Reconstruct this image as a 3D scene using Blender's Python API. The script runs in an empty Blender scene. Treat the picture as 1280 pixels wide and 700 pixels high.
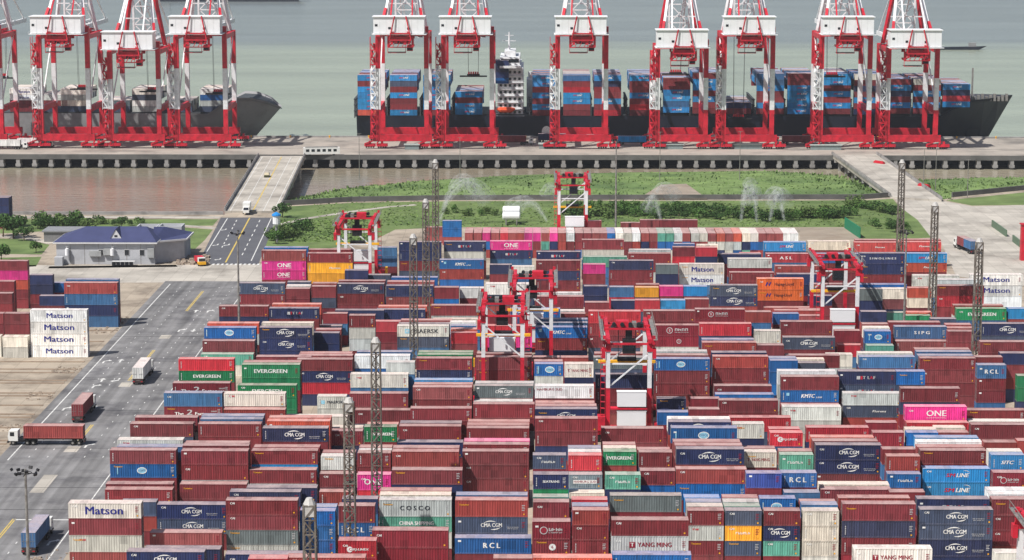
import bpy, math, random
from mathutils import Vector, Matrix, noise

# ------------------------------------------------------------------ camera, sky, sun, exposure
SC = bpy.context.scene
FPX, PITCH, YAW, CAMH = 3032.0, math.radians(9.35), math.radians(0.717), 114.0
cam_d = bpy.data.cameras.new('camera')
cam_d.sensor_width = 36.0
cam_d.lens = 36.0 * FPX / 1280.0
cam_d.clip_start = 1.0
cam_d.clip_end = 60000.0
cam = bpy.data.objects.new('camera', cam_d)
SC.collection.objects.link(cam)
cam.location = (0, 0, CAMH)
cam.rotation_euler = (math.radians(90) - PITCH, 0, YAW)
SC.camera = cam

SUN_EL, SUN_AZ = math.radians(54), math.radians(228)      # azimuth measured clockwise from +Y; sun stands behind the camera's left
world = bpy.data.worlds.new('World')
SC.world = world
world.use_nodes = True
wn = world.node_tree
sky = wn.nodes.new('ShaderNodeTexSky')
sky.sky_type = 'NISHITA'
sky.sun_disc = False
sky.sun_elevation = SUN_EL
sky.sun_rotation = SUN_AZ
sky.altitude = 50
sky.air_density = 1.0
sky.dust_density = 2.5
sky.ozone_density = 1.0
bg = wn.nodes['Background']
bg.inputs['Strength'].default_value = 0.072
wn.links.new(sky.outputs['Color'], bg.inputs['Color'])
sun_d = bpy.data.lights.new('sun', 'SUN')
sun_d.energy = 4.6
sun_d.angle = math.radians(0.6)
sun_d.color = (1.0, 0.962, 0.915)
sun = bpy.data.objects.new('sun', sun_d)
SC.collection.objects.link(sun)
_to_sun = Vector((math.sin(SUN_AZ) * math.cos(SUN_EL), math.cos(SUN_AZ) * math.cos(SUN_EL), math.sin(SUN_EL)))
sun.rotation_euler = _to_sun.to_track_quat('Z', 'Y').to_euler()
vs = SC.view_settings
vs.view_transform = 'Standard'
vs.look = 'None'
vs.gamma = 1.0
vs.exposure = 0.2
SC.cycles.max_bounces = 6
SC.cycles.diffuse_bounces = 2
SC.cycles.glossy_bounces = 2
SC.cycles.transparent_max_bounces = 12
SC.cycles.volume_bounces = 0
SC.cycles.use_denoising = True

COL = SC.collection
R = random.Random(11)

# ------------------------------------------------------------------ layout helper: a surveyed point seen at (x, y) at height z
_c, _s = math.cos(PITCH), math.sin(PITCH)
_cy, _sy = math.cos(-YAW), math.sin(-YAW)
def P(x, y, z=0.0):
    v = (y - 350) / FPX
    u = (x - 640) / FPX
    d = (CAMH - z) / (_s + v * _c)
    D = d * (_c - v * _s)
    X = d * u
    return Vector((X * _cy + D * _sy, D * _cy - X * _sy, z))
def PX(x, Y, z=0.0):
    """world X of image column x at depth Y, height z"""
    X = 0.0
    for _ in range(6):
        D = Y * _cy + X * _sy
        d = D * _c + (CAMH - z) * _s
        X = ((x - 640) / FPX * d + Y * _sy) / _cy
    return X

# ------------------------------------------------------------------ materials
def srgb(r, g, b):
    f = lambda c: (c / 12.92 if c <= 0.04045 else ((c + 0.055) / 1.055) ** 2.4)
    return (f(r / 255), f(g / 255), f(b / 255), 1.0)
MATS = {}
def mat(name, rgb, rough=0.6, var=0.12, scale=1.0, bump=0.0, bscale=None, metal=0.0, spec=0.3, obj=True, dark=None, dscale=0.15, damt=0.5):
    if name in MATS: return MATS[name]
    m = bpy.data.materials.new(name); m.use_nodes = True
    nt = m.node_tree; N = nt.nodes; L = nt.links
    b = N['Principled BSDF']
    col = srgb(*rgb)
    tc = N.new('ShaderNodeTexCoord') if obj else N.new('ShaderNodeNewGeometry')
    vec = tc.outputs['Object'] if obj else tc.outputs['Position']
    n1 = N.new('ShaderNodeTexNoise'); n1.inputs['Scale'].default_value = scale; n1.inputs['Detail'].default_value = 5
    L.new(vec, n1.inputs['Vector'])
    mr = N.new('ShaderNodeMapRange'); mr.inputs['From Min'].default_value = 0.3; mr.inputs['From Max'].default_value = 0.7
    mr.inputs['To Min'].default_value = 1 - var; mr.inputs['To Max'].default_value = 1 + var
    L.new(n1.outputs['Fac'], mr.inputs['Value'])
    mul = N.new('ShaderNodeVectorMath'); mul.operation = 'SCALE'
    mul.inputs[0].default_value = col[:3]
    L.new(mr.outputs['Result'], mul.inputs['Scale'])
    out = mul.outputs['Vector']
    if dark:
        n2 = N.new('ShaderNodeTexNoise'); n2.inputs['Scale'].default_value = dscale; n2.inputs['Detail'].default_value = 7; n2.inputs['Roughness'].default_value = 0.65
        L.new(vec, n2.inputs['Vector'])
        m2 = N.new('ShaderNodeMapRange'); m2.inputs['From Min'].default_value = 0.48; m2.inputs['From Max'].default_value = 0.66
        m2.inputs['To Max'].default_value = damt
        L.new(n2.outputs['Fac'], m2.inputs['Value'])
        mx = N.new('ShaderNodeMix'); mx.data_type = 'RGBA'
        L.new(m2.outputs['Result'], mx.inputs['Factor']); L.new(out, mx.inputs['A']); mx.inputs['B'].default_value = srgb(*dark)
        out = mx.outputs['Result']
    L.new(out, b.inputs['Base Color'])
    b.inputs['Roughness'].default_value = rough
    b.inputs['Metallic'].default_value = metal
    b.inputs['Specular IOR Level'].default_value = spec
    if bump:
        n3 = N.new('ShaderNodeTexNoise'); n3.inputs['Scale'].default_value = bscale or scale * 3; n3.inputs['Detail'].default_value = 4
        L.new(vec, n3.inputs['Vector'])
        bp = N.new('ShaderNodeBump'); bp.inputs['Strength'].default_value = bump; bp.inputs['Distance'].default_value = 0.3
        L.new(n3.outputs['Fac'], bp.inputs['Height']); L.new(bp.outputs['Normal'], b.inputs['Normal'])
    MATS[name] = m
    return m

def container_paint(name, attr):
    """painted corten steel: colour of the box, roof paled for sunlight as well as dust, streaks and scuffs"""
    m = bpy.data.materials.new(name); m.use_nodes = True
    nt = m.node_tree; N = nt.nodes; L = nt.links
    b = N['Principled BSDF']
    if attr:
        c = N.new('ShaderNodeAttribute'); c.attribute_name = 'paint'; col = c.outputs['Color']
    else:
        c = N.new('ShaderNodeObjectInfo'); col = c.outputs['Color']
    geo = N.new('ShaderNodeNewGeometry'); tc = N.new('ShaderNodeTexCoord')
    mp = N.new('ShaderNodeMapping'); mp.inputs['Scale'].default_value = (1.4, 1.0, 0.22)
    L.new(geo.outputs['Position'], mp.inputs['Vector'])
    n1 = N.new('ShaderNodeTexNoise'); n1.inputs['Scale'].default_value = 1.1; n1.inputs['Detail'].default_value = 6; n1.inputs['Roughness'].default_value = 0.7
    L.new(mp.outputs['Vector'], n1.inputs['Vector'])
    mr = N.new('ShaderNodeMapRange'); mr.inputs['From Min'].default_value = 0.3; mr.inputs['From Max'].default_value = 0.7
    mr.inputs['To Min'].default_value = 0.74; mr.inputs['To Max'].default_value = 1.30
    L.new(n1.outputs['Fac'], mr.inputs['Value'])
    sc = N.new('ShaderNodeVectorMath'); sc.operation = 'SCALE'
    L.new(col, sc.inputs[0]); L.new(mr.outputs['Result'], sc.inputs['Scale'])
    # chalky fading; roof paled by its normal for dust and painted-in sunlight
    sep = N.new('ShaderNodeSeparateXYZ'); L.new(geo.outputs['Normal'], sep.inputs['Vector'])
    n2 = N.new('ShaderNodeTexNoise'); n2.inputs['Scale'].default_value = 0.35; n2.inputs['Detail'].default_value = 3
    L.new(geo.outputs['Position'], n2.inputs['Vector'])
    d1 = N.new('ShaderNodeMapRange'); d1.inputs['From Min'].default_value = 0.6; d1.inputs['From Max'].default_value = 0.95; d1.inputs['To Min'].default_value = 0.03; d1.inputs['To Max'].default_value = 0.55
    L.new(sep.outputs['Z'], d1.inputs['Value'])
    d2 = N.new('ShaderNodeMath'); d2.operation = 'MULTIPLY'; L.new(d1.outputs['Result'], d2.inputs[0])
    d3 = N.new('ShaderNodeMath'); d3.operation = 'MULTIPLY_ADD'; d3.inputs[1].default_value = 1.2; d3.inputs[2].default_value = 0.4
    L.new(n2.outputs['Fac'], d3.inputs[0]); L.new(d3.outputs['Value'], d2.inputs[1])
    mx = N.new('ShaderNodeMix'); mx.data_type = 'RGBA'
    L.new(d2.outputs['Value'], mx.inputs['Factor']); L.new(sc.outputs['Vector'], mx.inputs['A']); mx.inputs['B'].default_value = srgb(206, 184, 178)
    # rust freckles
    n4 = N.new('ShaderNodeTexNoise'); n4.inputs['Scale'].default_value = 1.7; n4.inputs['Detail'].default_value = 8; n4.inputs['Roughness'].default_value = 0.75
    L.new(mp.outputs['Vector'], n4.inputs['Vector'])
    r1 = N.new('ShaderNodeMapRange'); r1.inputs['From Min'].default_value = 0.64; r1.inputs['From Max'].default_value = 0.74; r1.inputs['To Max'].default_value = 0.55
    L.new(n4.outputs['Fac'], r1.inputs['Value'])
    mx2 = N.new('ShaderNodeMix'); mx2.data_type = 'RGBA'
    L.new(r1.outputs['Result'], mx2.inputs['Factor']); L.new(mx.outputs['Result'], mx2.inputs['A']); mx2.inputs['B'].default_value = srgb(96, 62, 48)
    L.new(mx2.outputs['Result'], b.inputs['Base Color'])
    # repainted and replaced panels, and grime streaks running down
    mp2 = N.new('ShaderNodeMapping'); mp2.inputs['Scale'].default_value = (0.75, 0.4, 0.7); L.new(geo.outputs['Position'], mp2.inputs['Vector'])
    fl = N.new('ShaderNodeVectorMath'); fl.operation = 'FLOOR'; L.new(mp2.outputs['Vector'], fl.inputs[0])
    wn_ = N.new('ShaderNodeTexWhiteNoise'); L.new(fl.outputs['Vector'], wn_.inputs['Vector'])
    pr_ = N.new('ShaderNodeMapRange'); pr_.inputs['From Min'].default_value = 0.80; pr_.inputs['From Max'].default_value = 1.0; pr_.inputs['To Min'].default_value = 1.0; pr_.inputs['To Max'].default_value = 0.74; L.new(wn_.outputs['Value'], pr_.inputs['Value'])
    mp3 = N.new('ShaderNodeMapping'); mp3.inputs['Scale'].default_value = (3.2, 3.2, 0.12); L.new(geo.outputs['Position'], mp3.inputs['Vector'])
    n5 = N.new('ShaderNodeTexNoise'); n5.inputs['Scale'].default_value = 1.0; n5.inputs['Detail'].default_value = 4; L.new(mp3.outputs['Vector'], n5.inputs['Vector'])
    st_ = N.new('ShaderNodeMapRange'); st_.inputs['From Min'].default_value = 0.4; st_.inputs['From Max'].default_value = 0.72; st_.inputs['To Min'].default_value = 1.05; st_.inputs['To Max'].default_value = 0.80; L.new(n5.outputs['Fac'], st_.inputs['Value'])
    mm = N.new('ShaderNodeMath'); mm.operation = 'MULTIPLY'; L.new(pr_.outputs['Result'], mm.inputs[0]); L.new(st_.outputs['Result'], mm.inputs[1])
    fin = N.new('ShaderNodeVectorMath'); fin.operation = 'SCALE'; L.new(mx2.outputs['Result'], fin.inputs[0]); L.new(mm.outputs['Value'], fin.inputs['Scale'])
    L.new(fin.outputs['Vector'], b.inputs['Base Color'])
    b.inputs['Roughness'].default_value = 0.6
    b.inputs['Specular IOR Level'].default_value = 0.25
    return m
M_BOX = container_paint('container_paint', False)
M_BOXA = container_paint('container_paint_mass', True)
M_RED = mat('crane_red', (198, 36, 54), 0.45, 0.18, 0.25, dark=(122, 36, 42), dscale=0.4, damt=0.6)
M_RTGRED = mat('yard_crane_red', (200, 38, 58), 0.45, 0.18, 0.5, dark=(120, 36, 44), dscale=0.6, damt=0.6)
M_WHITE = mat('crane_white', (226, 228, 230), 0.5, 0.06, 0.6, dark=(150, 140, 132), dscale=0.5, damt=0.35)
M_PANEL = mat('house_white', (232, 233, 235), 0.5, 0.04, 0.4)
M_BLACK = mat('dark_steel', (34, 34, 38), 0.6, 0.2, 1.0)
M_ROPE = mat('wire_rope', (70, 70, 74), 0.5, 0.1)
M_STEEL = mat('galvanised', (146, 144, 140), 0.5, 0.18, 2.0, metal=0.3, dark=(96, 84, 74), dscale=1.4, damt=0.6)
M_LATT = mat('weathered_lattice', (116, 110, 102), 0.6, 0.25, 1.5, dark=(92, 78, 68), dscale=0.8, damt=0.8)
M_YEL = mat('machine_yellow', (238, 176, 36), 0.5, 0.1)
M_GLASS = mat('tinted_glass', (28, 34, 42), 0.15, 0.1, spec=0.6)
M_TYRE = mat('tyre_rubber', (26, 25, 26), 0.85, 0.2)
M_TXW = mat('lettering_white', (236, 236, 232), 0.6, 0.22, 2.5, obj=False)
M_TXB = mat('lettering_blue', (38, 44, 130), 0.6, 0.22, 2.5, obj=False)
M_TXK = mat('lettering_dark', (34, 40, 52), 0.6, 0.22, 2.5, obj=False)
M_TXR = mat('lettering_red', (196, 36, 56), 0.6, 0.22, 2.5, obj=False)
M_TXM = mat('lettering_maroon', (150, 40, 56), 0.6, 0.22, 2.5, obj=False)
M_TXC = mat('lettering_sky', (150, 205, 225), 0.6, 0.22, 2.5, obj=False)
M_TXG = mat('lettering_grey', (196, 196, 196), 0.6, 0.22, 2.5, obj=False)
M_TXY = mat('lettering_yellow', (236, 170, 40), 0.6, 0.22, 2.5, obj=False)

# ------------------------------------------------------------------ mesh collector
class MB:
    def __init__(s): s.v = []; s.f = []; s.m = []
    def quad(s, a, b, c, d, mi=0):
        n = len(s.v); s.v += [tuple(a), tuple(b), tuple(c), tuple(d)]; s.f.append((n, n+1, n+2, n+3)); s.m.append(mi); return s
    def poly(s, pts, mi=0):
        n = len(s.v); s.v += [tuple(p) for p in pts]; s.f.append(tuple(range(n, n+len(pts)))); s.m.append(mi); return s
    def box(s, x0, x1, y0, y1, z0, z1, mi=0):
        n = len(s.v)
        s.v += [(x0,y0,z0),(x1,y0,z0),(x1,y1,z0),(x0,y1,z0),(x0,y0,z1),(x1,y0,z1),(x1,y1,z1),(x0,y1,z1)]
        for f in ((0,3,2,1),(4,5,6,7),(0,1,5,4),(1,2,6,5),(2,3,7,6),(3,0,4,7)):
            s.f.append(tuple(n+i for i in f)); s.m.append(mi)
        return s
    def bar(s, a, b, w, h=None, mi=0, up=(0,0,1)):
        a = Vector(a); b = Vector(b); h = h or w
        d = (b - a).normalized(); u = Vector(up)
        if abs(d.dot(u)) > 0.99: u = Vector((0, 1, 0))
        r = d.cross(u).normalized(); u = r.cross(d)
        n = len(s.v)
        for p in (a, b):
            for i, j in ((-1,-1),(1,-1),(1,1),(-1,1)):
                s.v.append(tuple(p + r*(w/2*i) + u*(h/2*j)))
        for f in ((3,2,1,0),(4,5,6,7),(0,1,5,4),(1,2,6,5),(2,3,7,6),(3,0,4,7)):
            s.f.append(tuple(n+i for i in f)); s.m.append(mi)
        return s
    def tube(s, pts, rad, seg=6, mi=0, cap=True):
        pts = [Vector(p) for p in pts]
        if not isinstance(rad, (list, tuple)): rad = [rad]*len(pts)
        n = len(s.v)
        for i, p in enumerate(pts):
            d = (pts[min(i+1, len(pts)-1)] - pts[max(i-1, 0)]).normalized()
            u = Vector((0,0,1)) if abs(d.z) < 0.9 else Vector((0,1,0))
            r = d.cross(u).normalized(); u = r.cross(d)
            for k in range(seg):
                a = 2*math.pi*k/seg
                s.v.append(tuple(p + (r*math.cos(a) + u*math.sin(a))*rad[i]))
        for i in range(len(pts)-1):
            for k in range(seg):
                k2 = (k+1) % seg
                s.f.append((n+i*seg+k, n+i*seg+k2, n+(i+1)*seg+k2, n+(i+1)*seg+k)); s.m.append(mi)
        if cap:
            s.f.append(tuple(n+k for k in range(seg))[::-1]); s.m.append(mi)
            e = n+(len(pts)-1)*seg
            s.f.append(tuple(e+k for k in range(seg))); s.m.append(mi)
        return s
    def mesh(s, name, mats, smooth=False):
        me = bpy.data.meshes.new(name)
        me.from_pydata(s.v, [], s.f)
        for m in (mats if isinstance(mats, (list, tuple)) else [mats]): me.materials.append(m)
        if len(me.materials) > 1: me.polygons.foreach_set('material_index', s.m)
        if smooth: me.polygons.foreach_set('use_smooth', [True]*len(s.f))
        me.update()
        return me
    def build(s, name, mats, parent=None, loc=None, smooth=False):
        return link(name, s.mesh(name, mats, smooth), parent, loc)
def link(name, me, parent=None, loc=None, rz=0.0):
    o = bpy.data.objects.new(name, me); COL.objects.link(o)
    if parent is not None: o.parent = parent
    if loc is not None: o.location = loc
    if rz: o.rotation_euler = (0, 0, rz)
    return o
def tag(o, label=None, cat=None, group=None, kind=None):
    if label: o['label'] = label
    if cat: o['category'] = cat
    if group: o['group'] = group
    if kind: o['kind'] = kind
    return o
def empty(name, loc=(0,0,0), rz=0.0):
    o = bpy.data.objects.new(name, None); COL.objects.link(o)
    o.location = loc; o.rotation_euler = (0, 0, rz); o.empty_display_size = 0.5
    return o
def copy_tree(o, parent=None):
    c = o.copy(); COL.objects.link(c)
    if parent is not None: c.parent = parent
    for ch in o.children: copy_tree(ch, c)
    return c
ORD = ['zeroth','first','second','third','fourth','fifth','sixth','seventh','eighth','ninth','tenth','eleventh','twelfth','thirteenth','fourteenth','fifteenth','sixteenth','seventeenth','eighteenth','nineteenth','twentieth']

# ------------------------------------------------------------------ setting: water, land, quay, roads
def sheet(name, pts, z, m, kind='structure', parent=None, thick=0.0):
    b = MB()
    P3 = [(p[0], p[1], z) for p in pts]
    area = sum(P3[i][0]*P3[(i+1) % len(P3)][1] - P3[(i+1) % len(P3)][0]*P3[i][1] for i in range(len(P3)))
    if area < 0: P3 = P3[::-1]
    b.poly(P3)
    if thick:
        for i in range(len(P3)):
            a = P3[i]; c = P3[(i+1) % len(P3)]
            b.quad((a[0],a[1],z-thick), (c[0],c[1],z-thick), c, a)
    o = b.build(name, m, parent)
    if kind and parent is None: o['kind'] = kind
    return o
def px(*pts, z=0.0): return [P(x, y, z) for x, y in pts]

def water_material():
    m = bpy.data.materials.new('silty_water'); m.use_nodes = True
    nt = m.node_tree; N = nt.nodes; L = nt.links; b = N['Principled BSDF']
    geo = N.new('ShaderNodeNewGeometry')
    sep = N.new('ShaderNodeSeparateXYZ'); L.new(geo.outputs['Position'], sep.inputs['Vector'])
    nz = N.new('ShaderNodeTexNoise'); nz.inputs['Scale'].default_value = 0.004; nz.inputs['Detail'].default_value = 4
    mp = N.new('ShaderNodeMapping'); mp.inputs['Scale'].default_value = (0.25, 1.0, 1.0)
    L.new(geo.outputs['Position'], mp.inputs['Vector']); L.new(mp.outputs['Vector'], nz.inputs['Vector'])
    ad = N.new('ShaderNodeMath'); ad.operation = 'MULTIPLY_ADD'; ad.inputs[1].default_value = 330.0
    L.new(nz.outputs['Fac'], ad.inputs[0]); L.new(sep.outputs['Y'], ad.inputs[2])
    mr = N.new('ShaderNodeMapRange'); mr.inputs['From Min'].default_value = 900; mr.inputs['From Max'].default_value = 3000
    L.new(ad.outputs['Value'], mr.inputs['Value'])
    cr = N.new('ShaderNodeValToRGB'); L.new(mr.outputs['Result'], cr.inputs['Fac'])
    e = cr.color_ramp.elements
    e[0].position = 0.0; e[0].color = srgb(150, 133, 116)
    e[1].position = 1.0; e[1].color = srgb(132, 141, 141)
    for p_, c_ in ((0.115, (150, 133, 116)), (0.16, (168, 176, 154)), (0.475, (166, 175, 155)), (0.53, (138, 147, 145)), (0.70, (138, 147, 145))):  # bands of silt colour; grey-blue far band also has reflection painted in
        k = e.new(p_); k.color = srgb(*c_)
    # finer silt streaks
    n2 = N.new('ShaderNodeTexNoise'); n2.inputs['Scale'].default_value = 0.02; n2.inputs['Detail'].default_value = 6
    mp2 = N.new('ShaderNodeMapping'); mp2.inputs['Scale'].default_value = (0.18, 1.0, 1.0)
    L.new(geo.outputs['Position'], mp2.inputs['Vector']); L.new(mp2.outputs['Vector'], n2.inputs['Vector'])
    m2 = N.new('ShaderNodeMapRange'); m2.inputs['From Min'].default_value = 0.3; m2.inputs['From Max'].default_value = 0.7; m2.inputs['To Min'].default_value = 0.84; m2.inputs['To Max'].default_value = 1.14
    L.new(n2.outputs['Fac'], m2.inputs['Value'])
    sc = N.new('ShaderNodeVectorMath'); sc.operation = 'SCALE'; L.new(cr.outputs['Color'], sc.inputs[0]); L.new(m2.outputs['Result'], sc.inputs['Scale'])
    L.new(sc.outputs['Vector'], b.inputs['Base Color'])
    b.inputs['Roughness'].default_value = 0.16
    b.inputs['Specular IOR Level'].default_value = 0.45
    n3 = N.new('ShaderNodeTexNoise'); n3.inputs['Scale'].default_value = 0.35; n3.inputs['Detail'].default_value = 5
    mp3 = N.new('ShaderNodeMapping'); mp3.inputs['Scale'].default_value = (0.5, 1.0, 1.0)
    L.new(geo.outputs['Position'], mp3.inputs['Vector']); L.new(mp3.outputs['Vector'], n3.inputs['Vector'])
    bp = N.new('ShaderNodeBump'); bp.inputs['Strength'].default_value = 0.35; bp.inputs['Distance'].default_value = 0.8
    L.new(n3.outputs['Fac'], bp.inputs['Height']); L.new(bp.outputs['Normal'], b.inputs['Normal'])
    return m
M_WATER = water_material()
WZ = -5.4
b = MB(); b.quad((-9000, -400, WZ), (9000, -400, WZ), (9000, 14000, WZ), (-9000, 14000, WZ))
tag(b.build('water', M_WATER), kind='structure')

M_CONC = mat('yard_concrete', (166, 154, 138), 0.85, 0.14, 0.12, obj=False, dark=(104, 93, 82), dscale=0.07, damt=0.85, bump=0.1, bscale=1.5)
M_CONC2 = mat('pale_concrete', (180, 174, 164), 0.85, 0.10, 0.1, obj=False, dark=(128, 122, 114), dscale=0.06, damt=0.75)
M_ASPH = mat('worn_asphalt', (126, 125, 125), 0.85, 0.14, 0.18, obj=False, dark=(88, 87, 90), dscale=0.10, damt=0.85)
def tyre_streaks(m):
    nt = m.node_tree; N = nt.nodes; L = nt.links; b = N['Principled BSDF']
    src = b.inputs['Base Color'].links[0].from_socket
    g = N.new('ShaderNodeNewGeometry'); mp = N.new('ShaderNodeMapping'); mp.inputs['Scale'].default_value = (1.0, 0.018, 1.0); L.new(g.outputs['Position'], mp.inputs['Vector'])
    n = N.new('ShaderNodeTexNoise'); n.inputs['Scale'].default_value = 0.55; n.inputs['Detail'].default_value = 5; L.new(mp.outputs['Vector'], n.inputs['Vector'])
    r = N.new('ShaderNodeMapRange'); r.inputs['From Min'].default_value = 0.32; r.inputs['From Max'].default_value = 0.68; r.inputs['To Min'].default_value = 0.72; r.inputs['To Max'].default_value = 1.22; L.new(n.outputs['Fac'], r.inputs['Value'])
    s = N.new('ShaderNodeVectorMath'); s.operation = 'SCALE'; L.new(src, s.inputs[0]); L.new(r.outputs['Result'], s.inputs['Scale']); L.new(s.outputs['Vector'], b.inputs['Base Color'])
tyre_streaks(M_ASPH)
def slab_joints(m, w, h, amt=0.35):
    nt = m.node_tree; N = nt.nodes; L = nt.links; b = N['Principled BSDF']
    src = b.inputs['Base Color'].links[0].from_socket
    g = N.new('ShaderNodeNewGeometry'); t = N.new('ShaderNodeTexBrick'); L.new(g.outputs['Position'], t.inputs['Vector'])
    t.inputs['Color1'].default_value = (0.88, 0.88, 0.88, 1); t.inputs['Color2'].default_value = (1.08, 1.08, 1.08, 1); t.inputs['Mortar'].default_value = (1-amt, 1-amt, 1-amt, 1)
    t.inputs['Scale'].default_value = 1.0; t.inputs['Mortar Size'].default_value = 0.07; t.inputs['Brick Width'].default_value = w; t.inputs['Row Height'].default_value = h; t.offset = 0.0
    s = N.new('ShaderNodeMix'); s.data_type = 'RGBA'; s.blend_type = 'MULTIPLY'; s.inputs['Factor'].default_value = 1.0
    L.new(src, s.inputs['A']); L.new(t.outputs['Color'], s.inputs['B']); L.new(s.outputs['Result'], b.inputs['Base Color'])
slab_joints(M_CONC, 5.0, 5.5, 0.3); slab_joints(M_CONC2, 4.5, 5.0, 0.3); slab_joints(M_ASPH, 60.0, 24.0, 0.35)
M_ASPH2 = mat('fresh_asphalt', (92, 93, 98), 0.85, 0.08, 0.2, obj=False, dark=(70, 70, 78), dscale=0.1, damt=0.5)
M_PAINT = mat('road_paint_white', (214, 214, 210), 0.7, 0.12, 0.8, obj=False, dark=(150, 150, 150), dscale=0.7, damt=0.6)
M_PAINTY = mat('road_paint_yellow', (206, 178, 84), 0.7, 0.12, 0.8, obj=False, dark=(150, 142, 120), dscale=0.6, damt=0.7)
M_GRASS = mat('grass', (102, 120, 70), 0.9, 0.25, 0.12, obj=False, dark=(72, 94, 50), dscale=0.04, damt=0.9, bump=0.6, bscale=1.2)
M_REED = mat('reeds', (108, 130, 76), 0.9, 0.30, 0.1, obj=False, dark=(74, 98, 56), dscale=0.022, damt=0.9, bump=0.8, bscale=0.8)
M_QUAY = mat('quay_concrete', (164, 156, 146), 0.85, 0.12, 0.08, obj=False, dark=(112, 107, 102), dscale=0.05, damt=0.8)
M_PILE = mat('pile_concrete', (150, 148, 146), 0.85, 0.15, 0.3, obj=False, dark=(92, 90, 88), dscale=0.2, damt=0.6)
M_WALL = mat('flood_wall', (100, 99, 97), 0.85, 0.15, 0.3, obj=False, dark=(60, 62, 60), dscale=0.1, damt=0.6)

land_pts = px((-700,268), (-60,268), (281,268), (283,262), (352,257), (390,255), (440,252), (560,250), (800,249.5), (1078,249), (1118,246), (1177,250), (1196,245), (1285,237), (1700,214))
far = [(p.x, p.y) for p in land_pts]
ground = sheet('ground', [(-900, -300), (900, -300), (900, far[-1][1])] + far[::-1] + [(-900, far[0][1])], 0.0, M_CONC, thick=9.0)

# marsh: low ground outside the flood wall, uneven and reed-grown
def marsh(name, edge_near, edge_far, zn, zf, m, nx=90, ny=26, amp=1.1):
    def samp(pts, t):
        n = len(pts) - 1; i = min(int(t*n), n-1); f = t*n - i
        return pts[i].lerp(pts[i+1], f)
    b = MB()
    for i in range(nx+1):
        for j in range(ny+1):
            a = samp(edge_near, i/nx); c = samp(edge_far, i/nx); t = j/ny
            p = a.lerp(c, t); z = zn + (zf-zn)*t**1.5
            h = noise.noise(Vector((p.x*0.06, p.y*0.06, 3.1)))*0.6 + noise.noise(Vector((p.x*0.35, p.y*0.35, 1.7)))*0.8
            edge = min(1.0, 4*t, 6*(1-t)) * min(1, 10*i/nx, 10*(1-i/nx))
            b.v.append((p.x, p.y, z + (h*amp + 0.6)*edge))
    for i in range(nx):
        for j in range(ny):
            q = i*(ny+1)+j; b.f.append((q, q+ny+1, q+ny+2, q+1)); b.m.append(0)
    o = b.build(name, m, smooth=True); MARSHV.extend(b.v); return o
MARSHV = []
near = px((352,257.3), (390,255.3), (440,252.3), (560,250.3), (700,250), (800,249.8), (950,249.4), (1078,249.3), (1112,247.5))
farE = px((360,254.5), (402,245), (445,235), (520,226), (640,218.5), (780,215), (960,213), (1040,219), (1100,243), z=WZ+0.1)
tag(marsh('marsh', near, farE, -0.3, WZ-0.05, M_REED), 'wide green reed marsh between the flood wall and the brown channel', 'marsh', kind='stuff')
near = px((1180,249.5), (1196,245.3), (1285,237.3), (1500,224))
farE = px((1128,231), (1150,224), (1285,222), (1500,212), z=WZ+0.1)
tag(marsh('marsh', near, farE, -0.3, WZ-0.05, M_REED, nx=50, ny=14), 'green reed bank beside the wide concrete bridge', 'marsh', kind='stuff')

# flood walls (thin concrete walls along the bank)
def wall_run(name, pts, h, t, m, label, z0=-0.5):
    b = MB()
    for a, c in zip(pts, pts[1:]): b.bar((a.x, a.y, z0+h/2), (c.x, c.y, z0+h/2), t, h)
    return tag(b.build(name, m), label, 'wall')
wall_run('flood_wall', px((352,257), (390,255), (440,252), (560,250), (800,249.5), (1078,249), (1112,246.5)), 2.3, 0.6, M_WALL, 'long low dark flood wall along the edge of the reed marsh')
wall_run('flood_wall', px((1190,246.5), (1285,237), (1500,223)), 2.3, 0.6, M_WALL, 'short dark flood wall beside the wide concrete bridge')
wall_run('flood_wall', px((-300,268.3), (-60,268.3), (279,268.3)), 1.6, 0.7, M_PILE, 'pale flood wall along the bank behind the blue roofed building')

# grass
grass_sheets = [
    ('grass', [(352,258.5),(440,253.5),(560,251.5),(800,251),(1078,250.5),(1116,248.5),(1124,258),(1147,275),(1164,297),(1110,300),(1078,299),(1056,284),(900,284),(560,284),(494,287),(462,303),(402,312),(326,316),(322,322),(345,272)]),
    ('grass', [(0,274),(273,274),(266,282),(150,283),(40,290),(0,292)]),
    ('grass', [(227,284),(266,287),(256,300),(244,311),(226,312)]),
    ('grass', [(-40,297),(30,299),(62,306),(52,318),(-40,317)]),
    ('grass', [(-40,323),(52,321),(45,333),(-40,337)]),
    ('grass', [(62,333),(220,331),(222,333.5),(60,335.5)]),
    ('grass', [(1182,250.5),(1285,240),(1500,228),(1500,236),(1285,256),(1215,257)]),
]
gl = ['mown grass field between the flood wall and the container yard', 'grass strip behind the blue roofed building', 'grass patch between the blue roofed building and the bridge ramp', 'grass lawn beside the round trees', 'grass verge next to the left container stacks', 'narrow grass verge in front of the pale building', 'grass bank above the road junction']
for (n_, pts), l_ in zip(grass_sheets, gl):
    tag(sheet(n_, px(*pts), 0.012, M_GRASS, kind=None), l_, 'grass', kind='stuff')
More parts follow.
